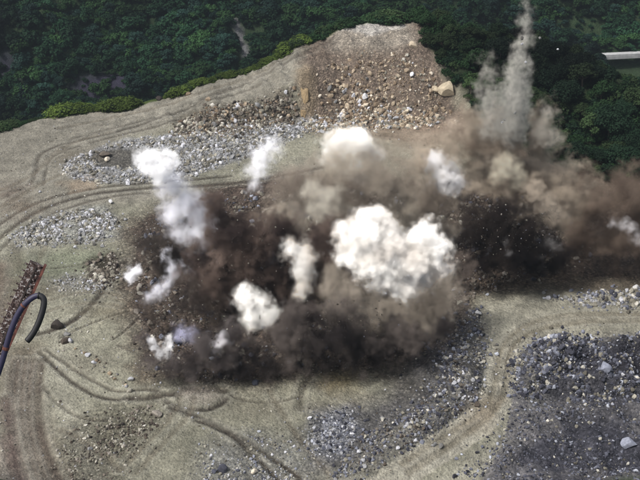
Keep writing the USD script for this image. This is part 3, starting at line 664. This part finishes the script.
# ------------------------------------------------------------------ rusty post with its hose, near the camera at the left
rust = mat("crusted_rust", {"tc": ("texture_coordinate", {}), "v": ("voronoi_texture", {"scale": 64.0}), "n": ("noise_texture", {"scale": 26.0, "detail": 6.0, "roughness": .7}), "sc": ("separate_color", {}),
                            "r": ("rgb_ramp", {"ramp": [(0, srgb(24, 17, 17)), (.5, srgb(34, 26, 25)), (.64, srgb(66, 48, 44)), (.76, srgb(98, 84, 80)), (.86, srgb(160, 156, 154)), (1, srgb(230, 228, 226))]}), "mx": ("math", {"math_type": "multiply_add", "value2": .34}),
                            "b": ("bump", {"strength": 1.0, "distance": .012}), "p": ("principled_bsdf", {"roughness": .8})},
           [("tc.object", "v.vector"), ("tc.object", "n.vector"), ("v.color", "sc.color"), ("sc.r", "mx.value1"), ("n.fac", "sub.value1"), ("sub.value", "mx.value3"), ("mx.value", "r.fac"), ("n.fac", "b.height"), ("b.normal", "p.normal"), ("r.color", "p.base_color")] if 0 else
           [("tc.object", "v.vector"), ("tc.object", "n.vector"), ("v.color", "sc.color"), ("sc.r", "mx.value1"), ("n.fac", "mx.value3"), ("n.fac", "b.height"), ("b.normal", "p.normal")] + [("mx.value", "r.fac"), ("r.color", "p.base_color")], surface="p.BSDF")
dark_rust = mat("dark_rust", {"p": ("principled_bsdf", {"base_color": (.03, .022, .02), "roughness": .85})}, [], surface="p.BSDF")
red_rust = mat("red_rust", {"tc": ("texture_coordinate", {}), "n": ("noise_texture", {"scale": 18.0, "detail": 5.0}), "r": ("rgb_ramp", {"ramp": [(.3, srgb(52, 30, 28)), (.7, srgb(112, 68, 58))]}), "p": ("principled_bsdf", {"roughness": .8})}, [("tc.object", "n.vector"), ("n.fac", "r.fac"), ("r.color", "p.base_color")], surface="p.BSDF")
D0 = 10.5
def pt(px, py, dist=D0):
    d = ray(px, py); return np.array([0, 0, CAM_H]) + d * dist
top = pt(38.5, 262); low = pt(6, 335); ax = (top - low) / np.linalg.norm(top - low); base = top - ax * 5.2; L = 5.2
side = np.cross([0, 1, 0], ax); side /= np.linalg.norm(side); front = np.cross(ax, side)
F4 = np.eye(4); F4[:3, 0], F4[:3, 1], F4[:3, 2], F4[:3, 3] = side, front, ax, base
post = UsdGeom.Xform.Define(stage, numbered("rusty_post")); post.AddTransformOp().Set(Gf.Matrix4d(*F4.T.ravel().tolist()))
post = tag(post, "leaning rusty, crusted steel post in the left foreground", "post")
wd = .165
def rbox(x0, x1, y0, y1, z0, z1, nz=60, ns=6, amp=.006, seed=0):
    m = trimesh.creation.box([x1 - x0, y1 - y0, z1 - z0]); m.apply_translation([(x0 + x1) / 2, (y0 + y1) / 2, (z0 + z1) / 2])
    for _ in range(5):
        e = m.edges_unique_length.max()
        if e < .05: break
        m = m.subdivide_to_size(.06, 20); break
    v = np.array(m.vertices); m.vertices = v + (np.stack([meshkit.fbm(v * 24 + s, 3, seed + s) for s in range(3)], -1) - .5) * amp * 2
    return m
part("shaft", rbox(-wd / 2, wd / 2 - .022, -.07, .07, 0, L - .02, amp=.012), rust, post)
part("edge_flange", rbox(wd / 2 - .020, wd / 2 + .006, -.085, .085, 0, L, amp=.004, seed=5), red_rust, post)
part("centre_seam", rbox(-.008, .008, -.080, -.068, 0, L - .05, amp=.006, seed=9), dark_rust, post)
for k in range(26):
    zz = L - .06 - k * .075
    part("rung", trimesh.creation.cylinder(.009, .05, sections=8, transform=trimesh.transformations.translation_matrix([-wd / 2 - .012, -.02, zz]) @ trimesh.transformations.rotation_matrix(math.pi / 2, [0, 1, 0])), rust, post)
    part("weld_lump", trimesh.creation.icosphere(1, .016).apply_scale([1.2, .7, 1]).apply_translation([.028, -.074, zz + .03]), rust, post)
hose_mat = mat("purple_hose", {"p": ("principled_bsdf", {"base_color": srgb(46, 44, 68).tolist(), "roughness": .55})}, [], surface="p.BSDF")
black_mat = mat("black_rubber", {"p": ("principled_bsdf", {"base_color": (.012, .012, .014), "roughness": .55})}, [], surface="p.BSDF")
from scipy.interpolate import CubicSpline
hp = np.array([(-34, 460, 10.4), (-18, 415, 10.3), (0, 368, 10.2), (8, 340, 10.15), (17, 316, 10.12), (27, 302, 10.1), (36, 296, 10.1), (42, 297, 10.1), (44, 303, 10.1), (41, 316, 10.1), (35, 330, 10.1), (27, 341, 10.1)])
hw = np.array([pt(*h) for h in hp]); cs = CubicSpline(np.arange(len(hw)), hw)
import sys; sys.path.insert(0, "/opt/lang")
def tube(p, rr, sides=14):
    p = np.asarray(p); tn = np.gradient(p, axis=0); tn /= np.linalg.norm(tn, axis=1)[:, None]; a_ = np.cross(tn, [0, 1, 0.2]); a_ /= np.linalg.norm(a_, axis=1)[:, None]; b_ = np.cross(tn, a_)
    an = np.arange(sides) * 2 * math.pi / sides; rr = np.broadcast_to(rr, (len(p),))
    v = (p[:, None] + rr[:, None, None] * (np.cos(an)[None, :, None] * a_[:, None] + np.sin(an)[None, :, None] * b_[:, None])).reshape(-1, 3)
    n = len(p); i, j = np.meshgrid(np.arange(n - 1), np.arange(sides), indexing="ij"); q = np.stack([i * sides + j, i * sides + (j + 1) % sides, (i + 1) * sides + (j + 1) % sides, (i + 1) * sides + j], -1).reshape(-1, 4)
    f = np.vstack([q[:, [0, 1, 2]], q[:, [0, 2, 3]]]); v = np.vstack([v, p[0], p[-1]]); k = np.arange(sides); kk = (k + 1) % sides
    f = np.vstack([f, np.stack([kk, k, k * 0 + n * sides], -1), np.stack([(n - 1) * sides + k, (n - 1) * sides + kk, k * 0 + n * sides + 1], -1)])
    return trimesh.Trimesh(v, f, process=False)
hose = thing("hose", "purple hose with a black hooked end, arching beside the rusty post in the left foreground", "hose")
part("hose_body", tube(cs(np.linspace(0, 6.4, 90)), .029), hose_mat, hose, True)
part("hose_end", tube(cs(np.linspace(6.42, 11, 60)), .031), black_mat, hose, True, "matt black curved end of the hose")
for t0_ in (2.6, 4.6): part("clamp", tube(cs(np.linspace(t0_, t0_ + .12, 5)), .034), red_rust, hose)
part("collar", tube(cs(np.linspace(6.28, 6.46, 6)), .036), black_mat, hose, True)

# ------------------------------------------------------------------ haze
hz = mat("haze_air", {"v": ("principled_volume", {"color": (.72, .86, 1.0), "density": .00005})}, [], volume="v.volume")
hb = trimesh.creation.box([5200, 4600, 240]); hb.apply_translation([0, 700, 40])
tag(part("haze", hb, hz, None), "thin bluish haze over the quarry and valley", "haze", None, "stuff")

# ------------------------------------------------------------------ smoke and dust
def ground_y(px, py): return float(at(px, py, 1.0)[1])


def smoke(name, label, cat, base_px, blobs, dens, albedo, gain=1.0, amp=1.0, freq=.25, soft=1.2, blend_k=1.5, group=None, vary=None, aniso=0.0, detail=3.0, bumps=.5, dist=.6, seed=0, hole=0.0, rough=.55):
    """blobs: (px, py, radius_px, offset_m from the depth of the blast hole at base_px). The volume's density falls off at an uneven billowing surface round the blobs."""
    puff_r = max(b[2] for b in blobs) * .17
    if cat == "smoke": bumps *= .7; hole = .3 * amp + .13 * puff_r; detail = 5.0; rough = .62; gain *= .93; soft *= 1.05
    y0 = ground_y(*base_px); cs_, rs_ = [], []
    for b in blobs:
        px, py, rp = b[:3]; off = b[3] if len(b) > 3 else 0.0
        d = ray(px, py); t = (y0 + off) / d[1]; cs_.append(np.array([0, 0, CAM_H]) + d * t); rs_.append(rp * t * math.sqrt(1 + 0) / FOC)
    # closed hull: union of inflated balls
    import manifold3d as m3
    parts = []
    for c_, r_b in zip(cs_, rs_):
        s_ = trimesh.creation.icosphere(3, r_b + amp * .6 + max(hole, 0)); s_.apply_translation(c_)
        parts.append(m3.Manifold(m3.Mesh(np.array(s_.vertices, np.float32), np.array(s_.faces, np.uint32))))
    hull = m3.Manifold.batch_boolean(parts, m3.OpType.Add)
    n = {"tc": ("texture_coordinate", {}), "off": ("vector_math", {"math_type": "add", "vector2": (seed * 13.7, seed * 7.1, seed * 3.3)}),
         "nz": ("noise_texture", {"scale": freq, "detail": detail, "roughness": rough}), "vo": ("voronoi_texture", {"scale": freq * 2.2, "feature": "f1"}),
         "nm": ("map_range", {"from_min": .3, "from_max": .7, "to_min": amp, "to_max": -amp, "clamp": False}), "vm": ("math", {"math_type": "multiply_add", "value2": amp * bumps * 1.6, "value3": -amp * bumps * .6}),
         "add": ("math", {"math_type": "add"}), "sum": ("math", {"math_type": "add"}), "den": ("map_range", {"range_type": "smoothstep", "from_min": hole, "from_max": -soft, "to_min": 0.0, "to_max": dens, "clamp": True}),
         "nw": ("noise_texture", {"scale": freq * 3, "detail": 2.0}), "wv": ("vector_math", {"math_type": "multiply_add", "vector2": (1.6 / freq * .25,) * 3, "vector3": (0, 0, 0)})}
    l = [("tc.object", "off.vector1"), ("off.vector", "nz.vector"), ("off.vector", "vo.vector"), ("nz.fac", "nm.value"), ("vo.distance", "vm.value1"), ("nm.result", "add.value1"), ("vm.value", "add.value2")]
    n.pop("nw"); n.pop("wv")
    lo_, hi_ = (.55, 1.45) if cat == "smoke" else (.2, 1.8)
    n["fn"] = ("noise_texture", {"scale": freq * 3.6, "detail": 3.0, "roughness": .65}); n["fr"] = ("map_range", {"from_min": .36, "from_max": .64, "to_min": lo_, "to_max": hi_, "clamp": True}); n["dm"] = ("math", {"math_type": "multiply"})
    if cat == "smoke":
        n["den"] = ("map_range", {"from_min": hole, "from_max": -soft, "to_min": 0.0, "to_max": 1.0, "clamp": True}); n["pw"] = ("math", {"math_type": "power", "value2": 1.9}); n["pd"] = ("math", {"math_type": "multiply", "value2": dens}); l += [("den.result", "pw.value1"), ("pw.value", "pd.value1"), ("pd.value", "dm.value1")]
    else: l += [("den.result", "dm.value1")]
    l += [("off.vector", "fn.vector"), ("fn.fac", "fr.value"), ("fr.result", "dm.value2")]
    prev = None
    for k, (c_, r_b) in enumerate(zip(cs_, rs_)):
        n[f"d{k}"] = ("vector_math", {"math_type": "distance", "vector2": tuple(c_)}); n[f"s{k}"] = ("math", {"math_type": "subtract", "value2": r_b})
        l += [("tc.object", f"d{k}.vector1"), (f"d{k}.value", f"s{k}.value1")]
        if prev is None: prev = f"s{k}.value"
        else:
            n[f"m{k}"] = ("math", {"math_type": "smoothmin", "value3": blend_k}); l += [(prev, f"m{k}.value1"), (f"s{k}.value", f"m{k}.value2")]; prev = f"m{k}.value"
    l += [(prev, "sum.value1"), ("add.value", "sum.value2"), ("sum.value", "den.value")]
    al = np.asarray(albedo, float) * gain
    n["sc"] = ("vector_math", {"math_type": "scale", "vector1": tuple(al)}); n["ab"] = ("vector_math", {"math_type": "scale", "vector1": tuple(1 - al)})
    if vary is not None:
        al2 = np.asarray(vary, float) * gain
        n["cn"] = ("noise_texture", {"scale": freq * .6, "detail": 1.0}); n["cm"] = ("map_range", {"from_min": .4, "from_max": .62, "clamp": True}); n["cx"] = ("mix", {"color1": tuple(al), "color2": tuple(al2)}); n["inv"] = ("vector_math", {"math_type": "subtract", "vector1": (1, 1, 1)})
        l += [("off.vector", "cn.vector"), ("cn.fac", "cm.value"), ("cm.result", "cx.fac"), ("cx.color", "sc.vector1"), ("cx.color", "inv.vector2"), ("inv.vector", "ab.vector1")]
    n["v"] = ("volume_coefficients", {"anisotropy": aniso})
    l += [("dm.value", "sc.scale"), ("dm.value", "ab.scale"), ("sc.vector", "v.scatter_coeffs"), ("ab.vector", "v.absorption_coeffs")]
    look = mat(f"{name}_look_{len(used)}_{used.get(('/World', name), 0)}", n, l, volume="v.volume")
    p = part(name, hull, look, None)
    return tag(p, label, cat, group)


WHITE, CREAM, LAV, TANC = (.97, .97, .97), (.98, .96, .90), (.90, .90, .97), (.80, .70, .54)
G = 3.6
# white and pale puffs
smoke("smoke_puff", "largest puff, a white two-lobed heart-shaped cloud right of centre", "smoke", (395, 335), [(358, 236, 21), (372, 230, 23), (384, 244, 22, -1), (350, 255, 14), (372, 262, 20, -2), (425, 243, 21), (433, 257, 19), (414, 262, 18, -2), (441, 268, 12), (393, 272, 18, -2), (406, 286, 16, -2), (382, 286, 12, -2), (424, 280, 13)], .85, CREAM, 3.8, 1.7, .3, 1.9, 1.2, bumps=.8, seed=1, vary=(.80, .745, .67))
smoke("smoke_puff", "tall white and lavender-grey smoke column at the left of the blast", "smoke", (190, 290), [(162, 174, 14), (172, 187, 17), (186, 201, 17), (174, 214, 16), (197, 214, 16), (201, 230, 17), (186, 232, 14), (207, 246, 12)], .5, (.91, .91, .97), 2.5, 1.7, .3, 2.2, 1.3, bumps=.6, detail=4.0, seed=2)
smoke("smoke_puff", "white puff at the top of the left smoke column", "smoke", (190, 290), [(148, 161, 13, -2), (159, 167, 14, -2), (167, 160, 10, -2)], 1.0, WHITE, 3.3, 1.3, .35, 1.7, 1.0, seed=3)
smoke("smoke_puff", "small white streaked puff left of the cream cloud, near the rubble bank", "smoke", (262, 215), [(271, 146, 11), (263, 157, 14), (258, 171, 12), (255, 184, 8)], .4, (.95, .95, .98), 2.8, 1.8, .35, 2.4, 1.3, detail=4.0, seed=4)
smoke("smoke_puff", "broad cream puff high in the centre below the mound", "smoke", (350, 235), [(342, 147, 19), (356, 146, 19), (334, 156, 15), (371, 158, 13), (360, 168, 16)], .55, CREAM, 3.3, 1.9, .26, 2.6, 1.5, bumps=.6, detail=4.0, seed=5, vary=(.88, .83, .74))
smoke("smoke_puff", "white-grey puff at the upper right of the centre, beside the black dust", "smoke", (445, 245), [(446, 172, 16), (454, 182, 14), (438, 165, 11), (444, 184, 11)], 1.0, (.95, .93, .92), 3.1, 1.5, .32, 2.0, 1.2, seed=6)
smoke("smoke_puff", "cream curled puff in the centre, left of the heart-shaped cloud", "smoke", (300, 335), [(291, 249, 11), (303, 254, 13), (311, 262, 8), (301, 270, 12), (304, 283, 10), (301, 293, 8)], .7, CREAM, 3.1, 1.4, .36, 2.0, 1.4, bumps=.7, detail=4.0, seed=7, vary=(.86, .78, .68))
smoke("smoke_puff", "white billow low in the centre, below the cream curled puff", "smoke", (258, 345), [(245, 297, 12), (256, 303, 14), (264, 314, 12), (252, 317, 13), (274, 312, 7)], .8, CREAM, 3.6, 1.3, .38, 1.8, 1.4, bumps=.7, detail=4.0, seed=8)
smoke("smoke_puff", "little lavender-grey puff left of the cream curled puff", "smoke", (272, 320), [(272, 250, 9), (273, 261, 8)], .6, LAV, 2.2, 1.0, .4, 1.5, 1.0, seed=9)
smoke("smoke_puff", "left one of two small white jets like teeth at the lower left of the blast", "smoke", (160, 368), [(152, 340, 4), (156, 347, 5), (161, 354, 6)], 1.8, WHITE, 3.3, .7, .6, .9, .8, seed=10)
smoke("smoke_puff", "right one of two small white jets like teeth at the lower left of the blast", "smoke", (170, 368), [(168, 338, 4), (169, 346, 5), (167, 354, 5)], 1.8, WHITE, 3.3, .7, .6, .9, .8, seed=33)
smoke("smoke_puff", "lavender-blue puff right of the two small white jets", "smoke", (187, 352), [(182, 333, 10), (192, 335, 10)], .7, (.60, .60, .80), 1.9, 1.1, .4, 1.4, 1.0, seed=11)
smoke("smoke_puff", "small whitish puff below the white billow's left side", "smoke", (222, 355), [(224, 339, 6), (218, 345, 7), (229, 344, 5)], 1.2, (.93, .92, .97), 2.9, 1.0, .5, 1.1, .8, seed=12)
smoke("smoke_wisp", "forked lavender-white wisp below the left smoke column", "smoke", (165, 310), [(166, 249, 4), (166, 258, 5), (170, 267, 6), (174, 276, 7), (182, 268, 5), (167, 284, 8), (157, 291, 8), (149, 299, 7), (188, 272, 5)], .7, LAV, 2.5, 1.0, .5, 1.5, 1.2, seed=13)
smoke("smoke_puff", "pair of small white balls of smoke left of the forked wisp", "smoke", (133, 292), [(130, 277, 7), (136, 269, 6)], 1.3, (.95, .95, .98), 3.2, .8, .5, 1.0, .6, seed=14)
smoke("smoke_puff", "small pale puff touching the white billow on its left", "smoke", (228, 318), [(226, 299, 6), (231, 305, 6)], 1.0, (.93, .93, .97), 2.6, .9, .5, 1.1, .8, seed=15)
smoke("smoke_puff", "tan puff in the middle between the cream cloud and the dark dust", "smoke", (322, 280), [(314, 189, 13), (328, 195, 14), (320, 207, 16), (338, 203, 11)], .3, (.86, .80, .66), 1.55, 2.0, .28, 2.6, 1.5, detail=4.0, seed=16)
smoke("smoke_puff", "knobbly tan puff in the brown cloud at the upper right", "smoke", (508, 250), [(504, 164, 12, -8), (512, 171, 12, -8), (517, 178, 9, -8), (500, 174, 9, -8)], .6, (.90, .82, .64), 1.5, 1.4, .34, 1.8, 1.2, detail=4.0, seed=17)
smoke("smoke_puff", "faint round pale puff in front of the black dust at the right", "smoke", (552, 270), [(550, 243, 9, -6), (555, 249, 8, -6)], .4, (.8, .76, .72), 1.2, 1.2, .35, 2.0, 1.0, seed=18)
smoke("smoke_wisp", "pale slanting streak of smoke at the right edge", "smoke", (630, 258), [(614, 223, 5, -16), (622, 226, 6, -16), (630, 230, 7, -16), (638, 235, 7, -16), (648, 241, 8, -16)], .8, (.88, .85, .85), 1.75, 1.1, .4, 1.8, 1.0, seed=19)
smoke("smoke_wisp", "narrow pale wisp inside the black dust, at its middle", "smoke", (508, 280), [(507, 243, 4, -8), (509, 253, 5, -8)], .5, (.8, .78, .78), 1.0, .9, .5, 1.5, 1.0, seed=20)
smoke("smoke_wisp", "narrow pale wisp low in the black dust, towards its right end", "smoke", (541, 280), [(540, 258, 4, -6), (542, 266, 4, -6)], .5, (.8, .78, .78), .9, .9, .5, 1.5, 1.0, seed=34)
# dust: skirt under the heart, veils, dark masses
smoke("dust_cloud", "grey-brown skirt of dust hanging below the heart-shaped cloud", "dust", (400, 350), [(345, 298, 22), (368, 312, 26), (400, 318, 28), (430, 310, 24), (442, 285, 18, 3), (335, 278, 16, 3), (455, 300, 12, 3)], .42, (.74, .64, .52), 1.0, 2.4, .24, 2.6, 2.5, bumps=.5, seed=21, vary=(.34, .29, .235), hole=1.0, detail=5.0, rough=.66)
smoke("dust_cloud", "olive-tan veil of dust behind the heart, up to the cream puff", "dust", (350, 250), [(300, 190, 26), (335, 172, 26), (375, 172, 30), (408, 190, 26), (345, 210, 34), (285, 218, 26), (395, 215, 26), (425, 200, 24), (440, 225, 20)], .3, (.84, .73, .58), 1.0, 3.2, .17, 3.6, 3, bumps=.5, seed=22, vary=(.40, .33, .265), hole=1.2, detail=5.0, rough=.66)
smoke("dust_cloud", "dark reddish-brown dust over the middle of the blast", "dust", (240, 318), [(222, 232, 24), (250, 245, 32), (228, 275, 30), (262, 280, 30), (205, 258, 20), (288, 290, 28), (325, 275, 26), (280, 235, 22), (325, 245, 22), (305, 310, 24), (212, 208, 16), (208, 300, 16), (235, 305, 16), (195, 280, 12)], .75, (.26, .19, .155), 1.0, 3.0, .22, 2.8, 3, bumps=.6, seed=23, vary=(.07, .052, .048), hole=1.2, detail=5.0, rough=.66)
smoke("dust_cloud", "black dust low in front of the centre, under the heart and the white billow", "dust", (330, 372), [(240, 362, 14), (262, 352, 20), (290, 345, 24), (320, 342, 26), (350, 345, 24), (380, 348, 22), (412, 338, 18), (440, 330, 14), (220, 366, 10), (300, 325, 20), (345, 322, 20)], .75, (.045, .038, .037), 1.0, 3.4, .24, 2.6, 2.5, bumps=.6, seed=24, vary=(.22, .185, .165), hole=1.0, detail=5.0, rough=.66)
smoke("dust_cloud", "dark ragged dust at the lower left of the blast, round the small white jets", "dust", (175, 380), [(150, 360, 12), (168, 368, 13), (195, 365, 16), (220, 355, 16), (145, 340, 9), (205, 340, 14), (232, 335, 14)], .75, (.07, .058, .056), 1.0, 2.0, .3, 2.0, 2, bumps=.6, seed=25, vary=(.22, .19, .18), hole=.8, detail=5.0, rough=.66)
smoke("dust_cloud", "patchy brown dust between the forked wisp and the lower left jets", "dust", (175, 335), [(150, 310, 12), (165, 318, 12), (185, 308, 14), (205, 305, 14), (190, 290, 14), (140, 295, 9), (215, 318, 12)], .5, (.20, .16, .13), 1.0, 2.0, .3, 2.2, 2, bumps=.6, seed=35, vary=(.05, .042, .04), hole=.8, detail=5.0, rough=.66)
smoke("dust_cloud", "grey-brown dust behind the left smoke column", "dust", (185, 275), [(170, 238, 18), (150, 248, 14), (190, 215, 14), (212, 208, 14), (178, 258, 18), (138, 228, 10), (160, 265, 14)], .6, (.20, .165, .14), 1.0, 2.4, .24, 3.0, 2, bumps=.6, seed=26, vary=(.06, .05, .045), hole=1.0, detail=5.0, rough=.66)
smoke("dust_cloud", "black dust at the base of the right-hand cloud", "dust", (505, 290), [(470, 212, 15), (488, 232, 24), (485, 262, 18), (515, 248, 28), (538, 262, 20), (468, 245, 16), (562, 258, 16), (505, 215, 18), (530, 228, 18), (460, 270, 10)], .9, (.022, .018, .018), 1.0, 2.6, .2, 3.0, 2.5, bumps=.6, seed=27, vary=(.06, .048, .042), hole=1.0, detail=5.0, rough=.66)
smoke("dust_cloud", "brown billowing dust cloud at the upper right, above the black dust", "dust", (520, 262), [(476, 146, 26, 3), (506, 134, 26, 3), (540, 146, 22, 3), (470, 120, 14, 4), (535, 122, 14, 4), (572, 178, 20, 2), (585, 200, 20, 2), (520, 180, 28, 3), (490, 180, 26, 4), (555, 185, 22, 2), (565, 212, 22, 2), (538, 206, 22, 2), (452, 150, 20, 5), (440, 195, 20, 8), (430, 165, 18, 8)], .45, (.84, .70, .54), 1.0, 3.2, .2, 2.8, 2.0, bumps=.7, seed=28, vary=(.32, .25, .19), hole=1.2, detail=5.0, rough=.66)
smoke("dust_cloud", "low dark brown dust drifting to the right edge", "dust", (610, 272), [(585, 235, 24), (615, 235, 26), (645, 225, 30), (685, 220, 34), (600, 205, 20), (630, 195, 22), (665, 190, 24), (655, 252, 20), (575, 262, 14), (615, 262, 14), (590, 185, 14, 4), (625, 180, 14, 6), (660, 178, 16, 6)], .45, (.32, .245, .19), 1.0, 2.8, .2, 3.4, 3, bumps=.6, seed=29, vary=(.15, .11, .085), hole=1.2, detail=5.0, rough=.66)
smoke("dust_jet", "tallest thin grey dust jet, rising past the top edge at the right", "dust", (520, 262), [(526, -12, 7), (526, 6, 6), (525, 24, 6), (523, 42, 9), (520, 60, 11), (518, 78, 13), (515, 94, 15), (514, 110, 17), (512, 126, 18)], .5, (.92, .89, .79), 1.0, 1.3, .36, 2.0, 2, bumps=.4, seed=30, hole=.8, detail=5.0, rough=.66)
smoke("dust_jet", "shorter grey dust jet left of the tallest one", "dust", (500, 262), [(485, 62, 7), (488, 76, 10), (489, 92, 12), (490, 108, 13), (493, 126, 14)], .32, (.86, .82, .72), 1.0, 1.8, .32, 2.6, 2, bumps=.4, seed=31, hole=.8, detail=5.0, rough=.66)
smoke("dust_jet", "smallest pale dust jet right of the tallest one", "dust", (540, 262), [(549, 102, 4), (548, 112, 6), (546, 122, 9), (543, 135, 12), (552, 138, 10)], .38, (.84, .77, .65), 1.0, 1.7, .34, 2.0, 2, bumps=.4, seed=32, hole=.8, detail=5.0, rough=.66)
smoke("dust_cloud", "thin brown haze of dust drifting before the right foot of the mound", "dust", (440, 215), [(420, 148, 18), (440, 140, 18), (405, 165, 16), (460, 130, 16), (400, 140, 12), (385, 155, 12)], .2, (.86, .70, .55), 1.0, 2.4, .2, 3.4, 2.5, seed=36, vary=(.5, .4, .31), hole=1.0, detail=4.0, rough=.62)
for k, (bp, bl, al, lb) in enumerate((((215, 330), [(212, 268, 10), (220, 258, 9), (208, 278, 9)], (.46, .34, .28), "reddish-brown puff of dust right of the forked wisp"),
                                      ((250, 322), [(244, 262, 11), (252, 250, 9), (240, 275, 8)], (.40, .30, .25), "brown knot of dust left of the little lavender-grey puff"),
                                      ((240, 290), [(238, 224, 12), (250, 218, 10), (228, 232, 10)], (.56, .44, .35), "tan-brown puff right of the top of the left smoke column"),
                                      ((285, 290), [(282, 222, 11), (294, 214, 10), (276, 232, 9)], (.58, .50, .41), "olive-brown puff left of the tan puff in the middle"),
                                      ((330, 320), [(326, 262, 9), (334, 272, 10), (328, 284, 9)], (.42, .34, .29), "brown puff squeezed between the curled puff and the heart-shaped cloud"),
                                      ((465, 330), [(462, 258, 9), (468, 268, 8), (464, 280, 9)], (.40, .32, .27), "grey-brown puff right of the heart-shaped cloud"),
                                      ((545, 275), [(536, 192, 12, -6), (548, 202, 13, -6), (556, 214, 12, -6)], (1.0, .84, .66), "tan lobe low on the right side of the brown cloud"))):
    smoke("dust_puff", lb, "dust", bp, bl, .5, al, 1.0, 1.5, .34, 1.8, 1.3, seed=40 + k, vary=tuple(.6 * c for c in al), hole=.3, detail=5.0, rough=.62)
# clods and stones in the air over the blast
r = np.random.default_rng(91); pos = []
for (px, py, rx, ry, n_, bx, by) in ((240, 260, 60, 40, 220, 240, 325), (330, 325, 70, 24, 260, 330, 366), (510, 235, 50, 38, 320, 505, 292), (190, 330, 45, 28, 160, 185, 380), (455, 290, 20, 30, 90, 460, 335)):
    y0 = ground_y(bx, by); qx, qy = px + rx * np.clip(r.normal(0, .55, n_), -1, 1), py + ry * np.clip(r.normal(0, .55, n_), -1, 1); d = ray(qx, qy); tt = (y0 - r.uniform(0, 5, n_)) / d[:, 1]; pos.append(np.array([0, 0, CAM_H]) + d * tt[:, None])
pos = np.vstack(pos); pos = pos[pos[:, 2] > ground_z(pos[:, 0], pos[:, 1]) + .5]; sz = np.clip(.085 * r.lognormal(0, .5, len(pos)), .03, .3)
instancer("flying_debris", [(rock_mesh(900 + k), (DARK, DARK, DARK, GREY, DARK, BLUE)[k], False) for k in range(6)], pos, quats(len(pos), r), np.repeat(sz[:, None], 3, 1), "clods and small stones flying in the dark dust of the blast", "debris", "stone")
# stones thrown up
for px, py, s in ((522, 38, .42), (540, 38, .36), (522, 44, .3), (515, 113, .35), (505, 120, .3), (558, 49, .25), (526, 62, .3), (502, 122, .3)):
    d = ray(px, py); tt = (ground_y(520, 262) - 2) / d[1]; loc = np.array([0, 0, CAM_H]) + d * tt
    t = thing("flying_stone", "small pale stone thrown into the air beside the tall dust jet", "stone", "stones flying by the dust jets", None, loc, (px * 7 % 360, py * 11 % 360, 0), (s, s, s)); part("stone", big_mesh(px % 50), PALE, t, 40)
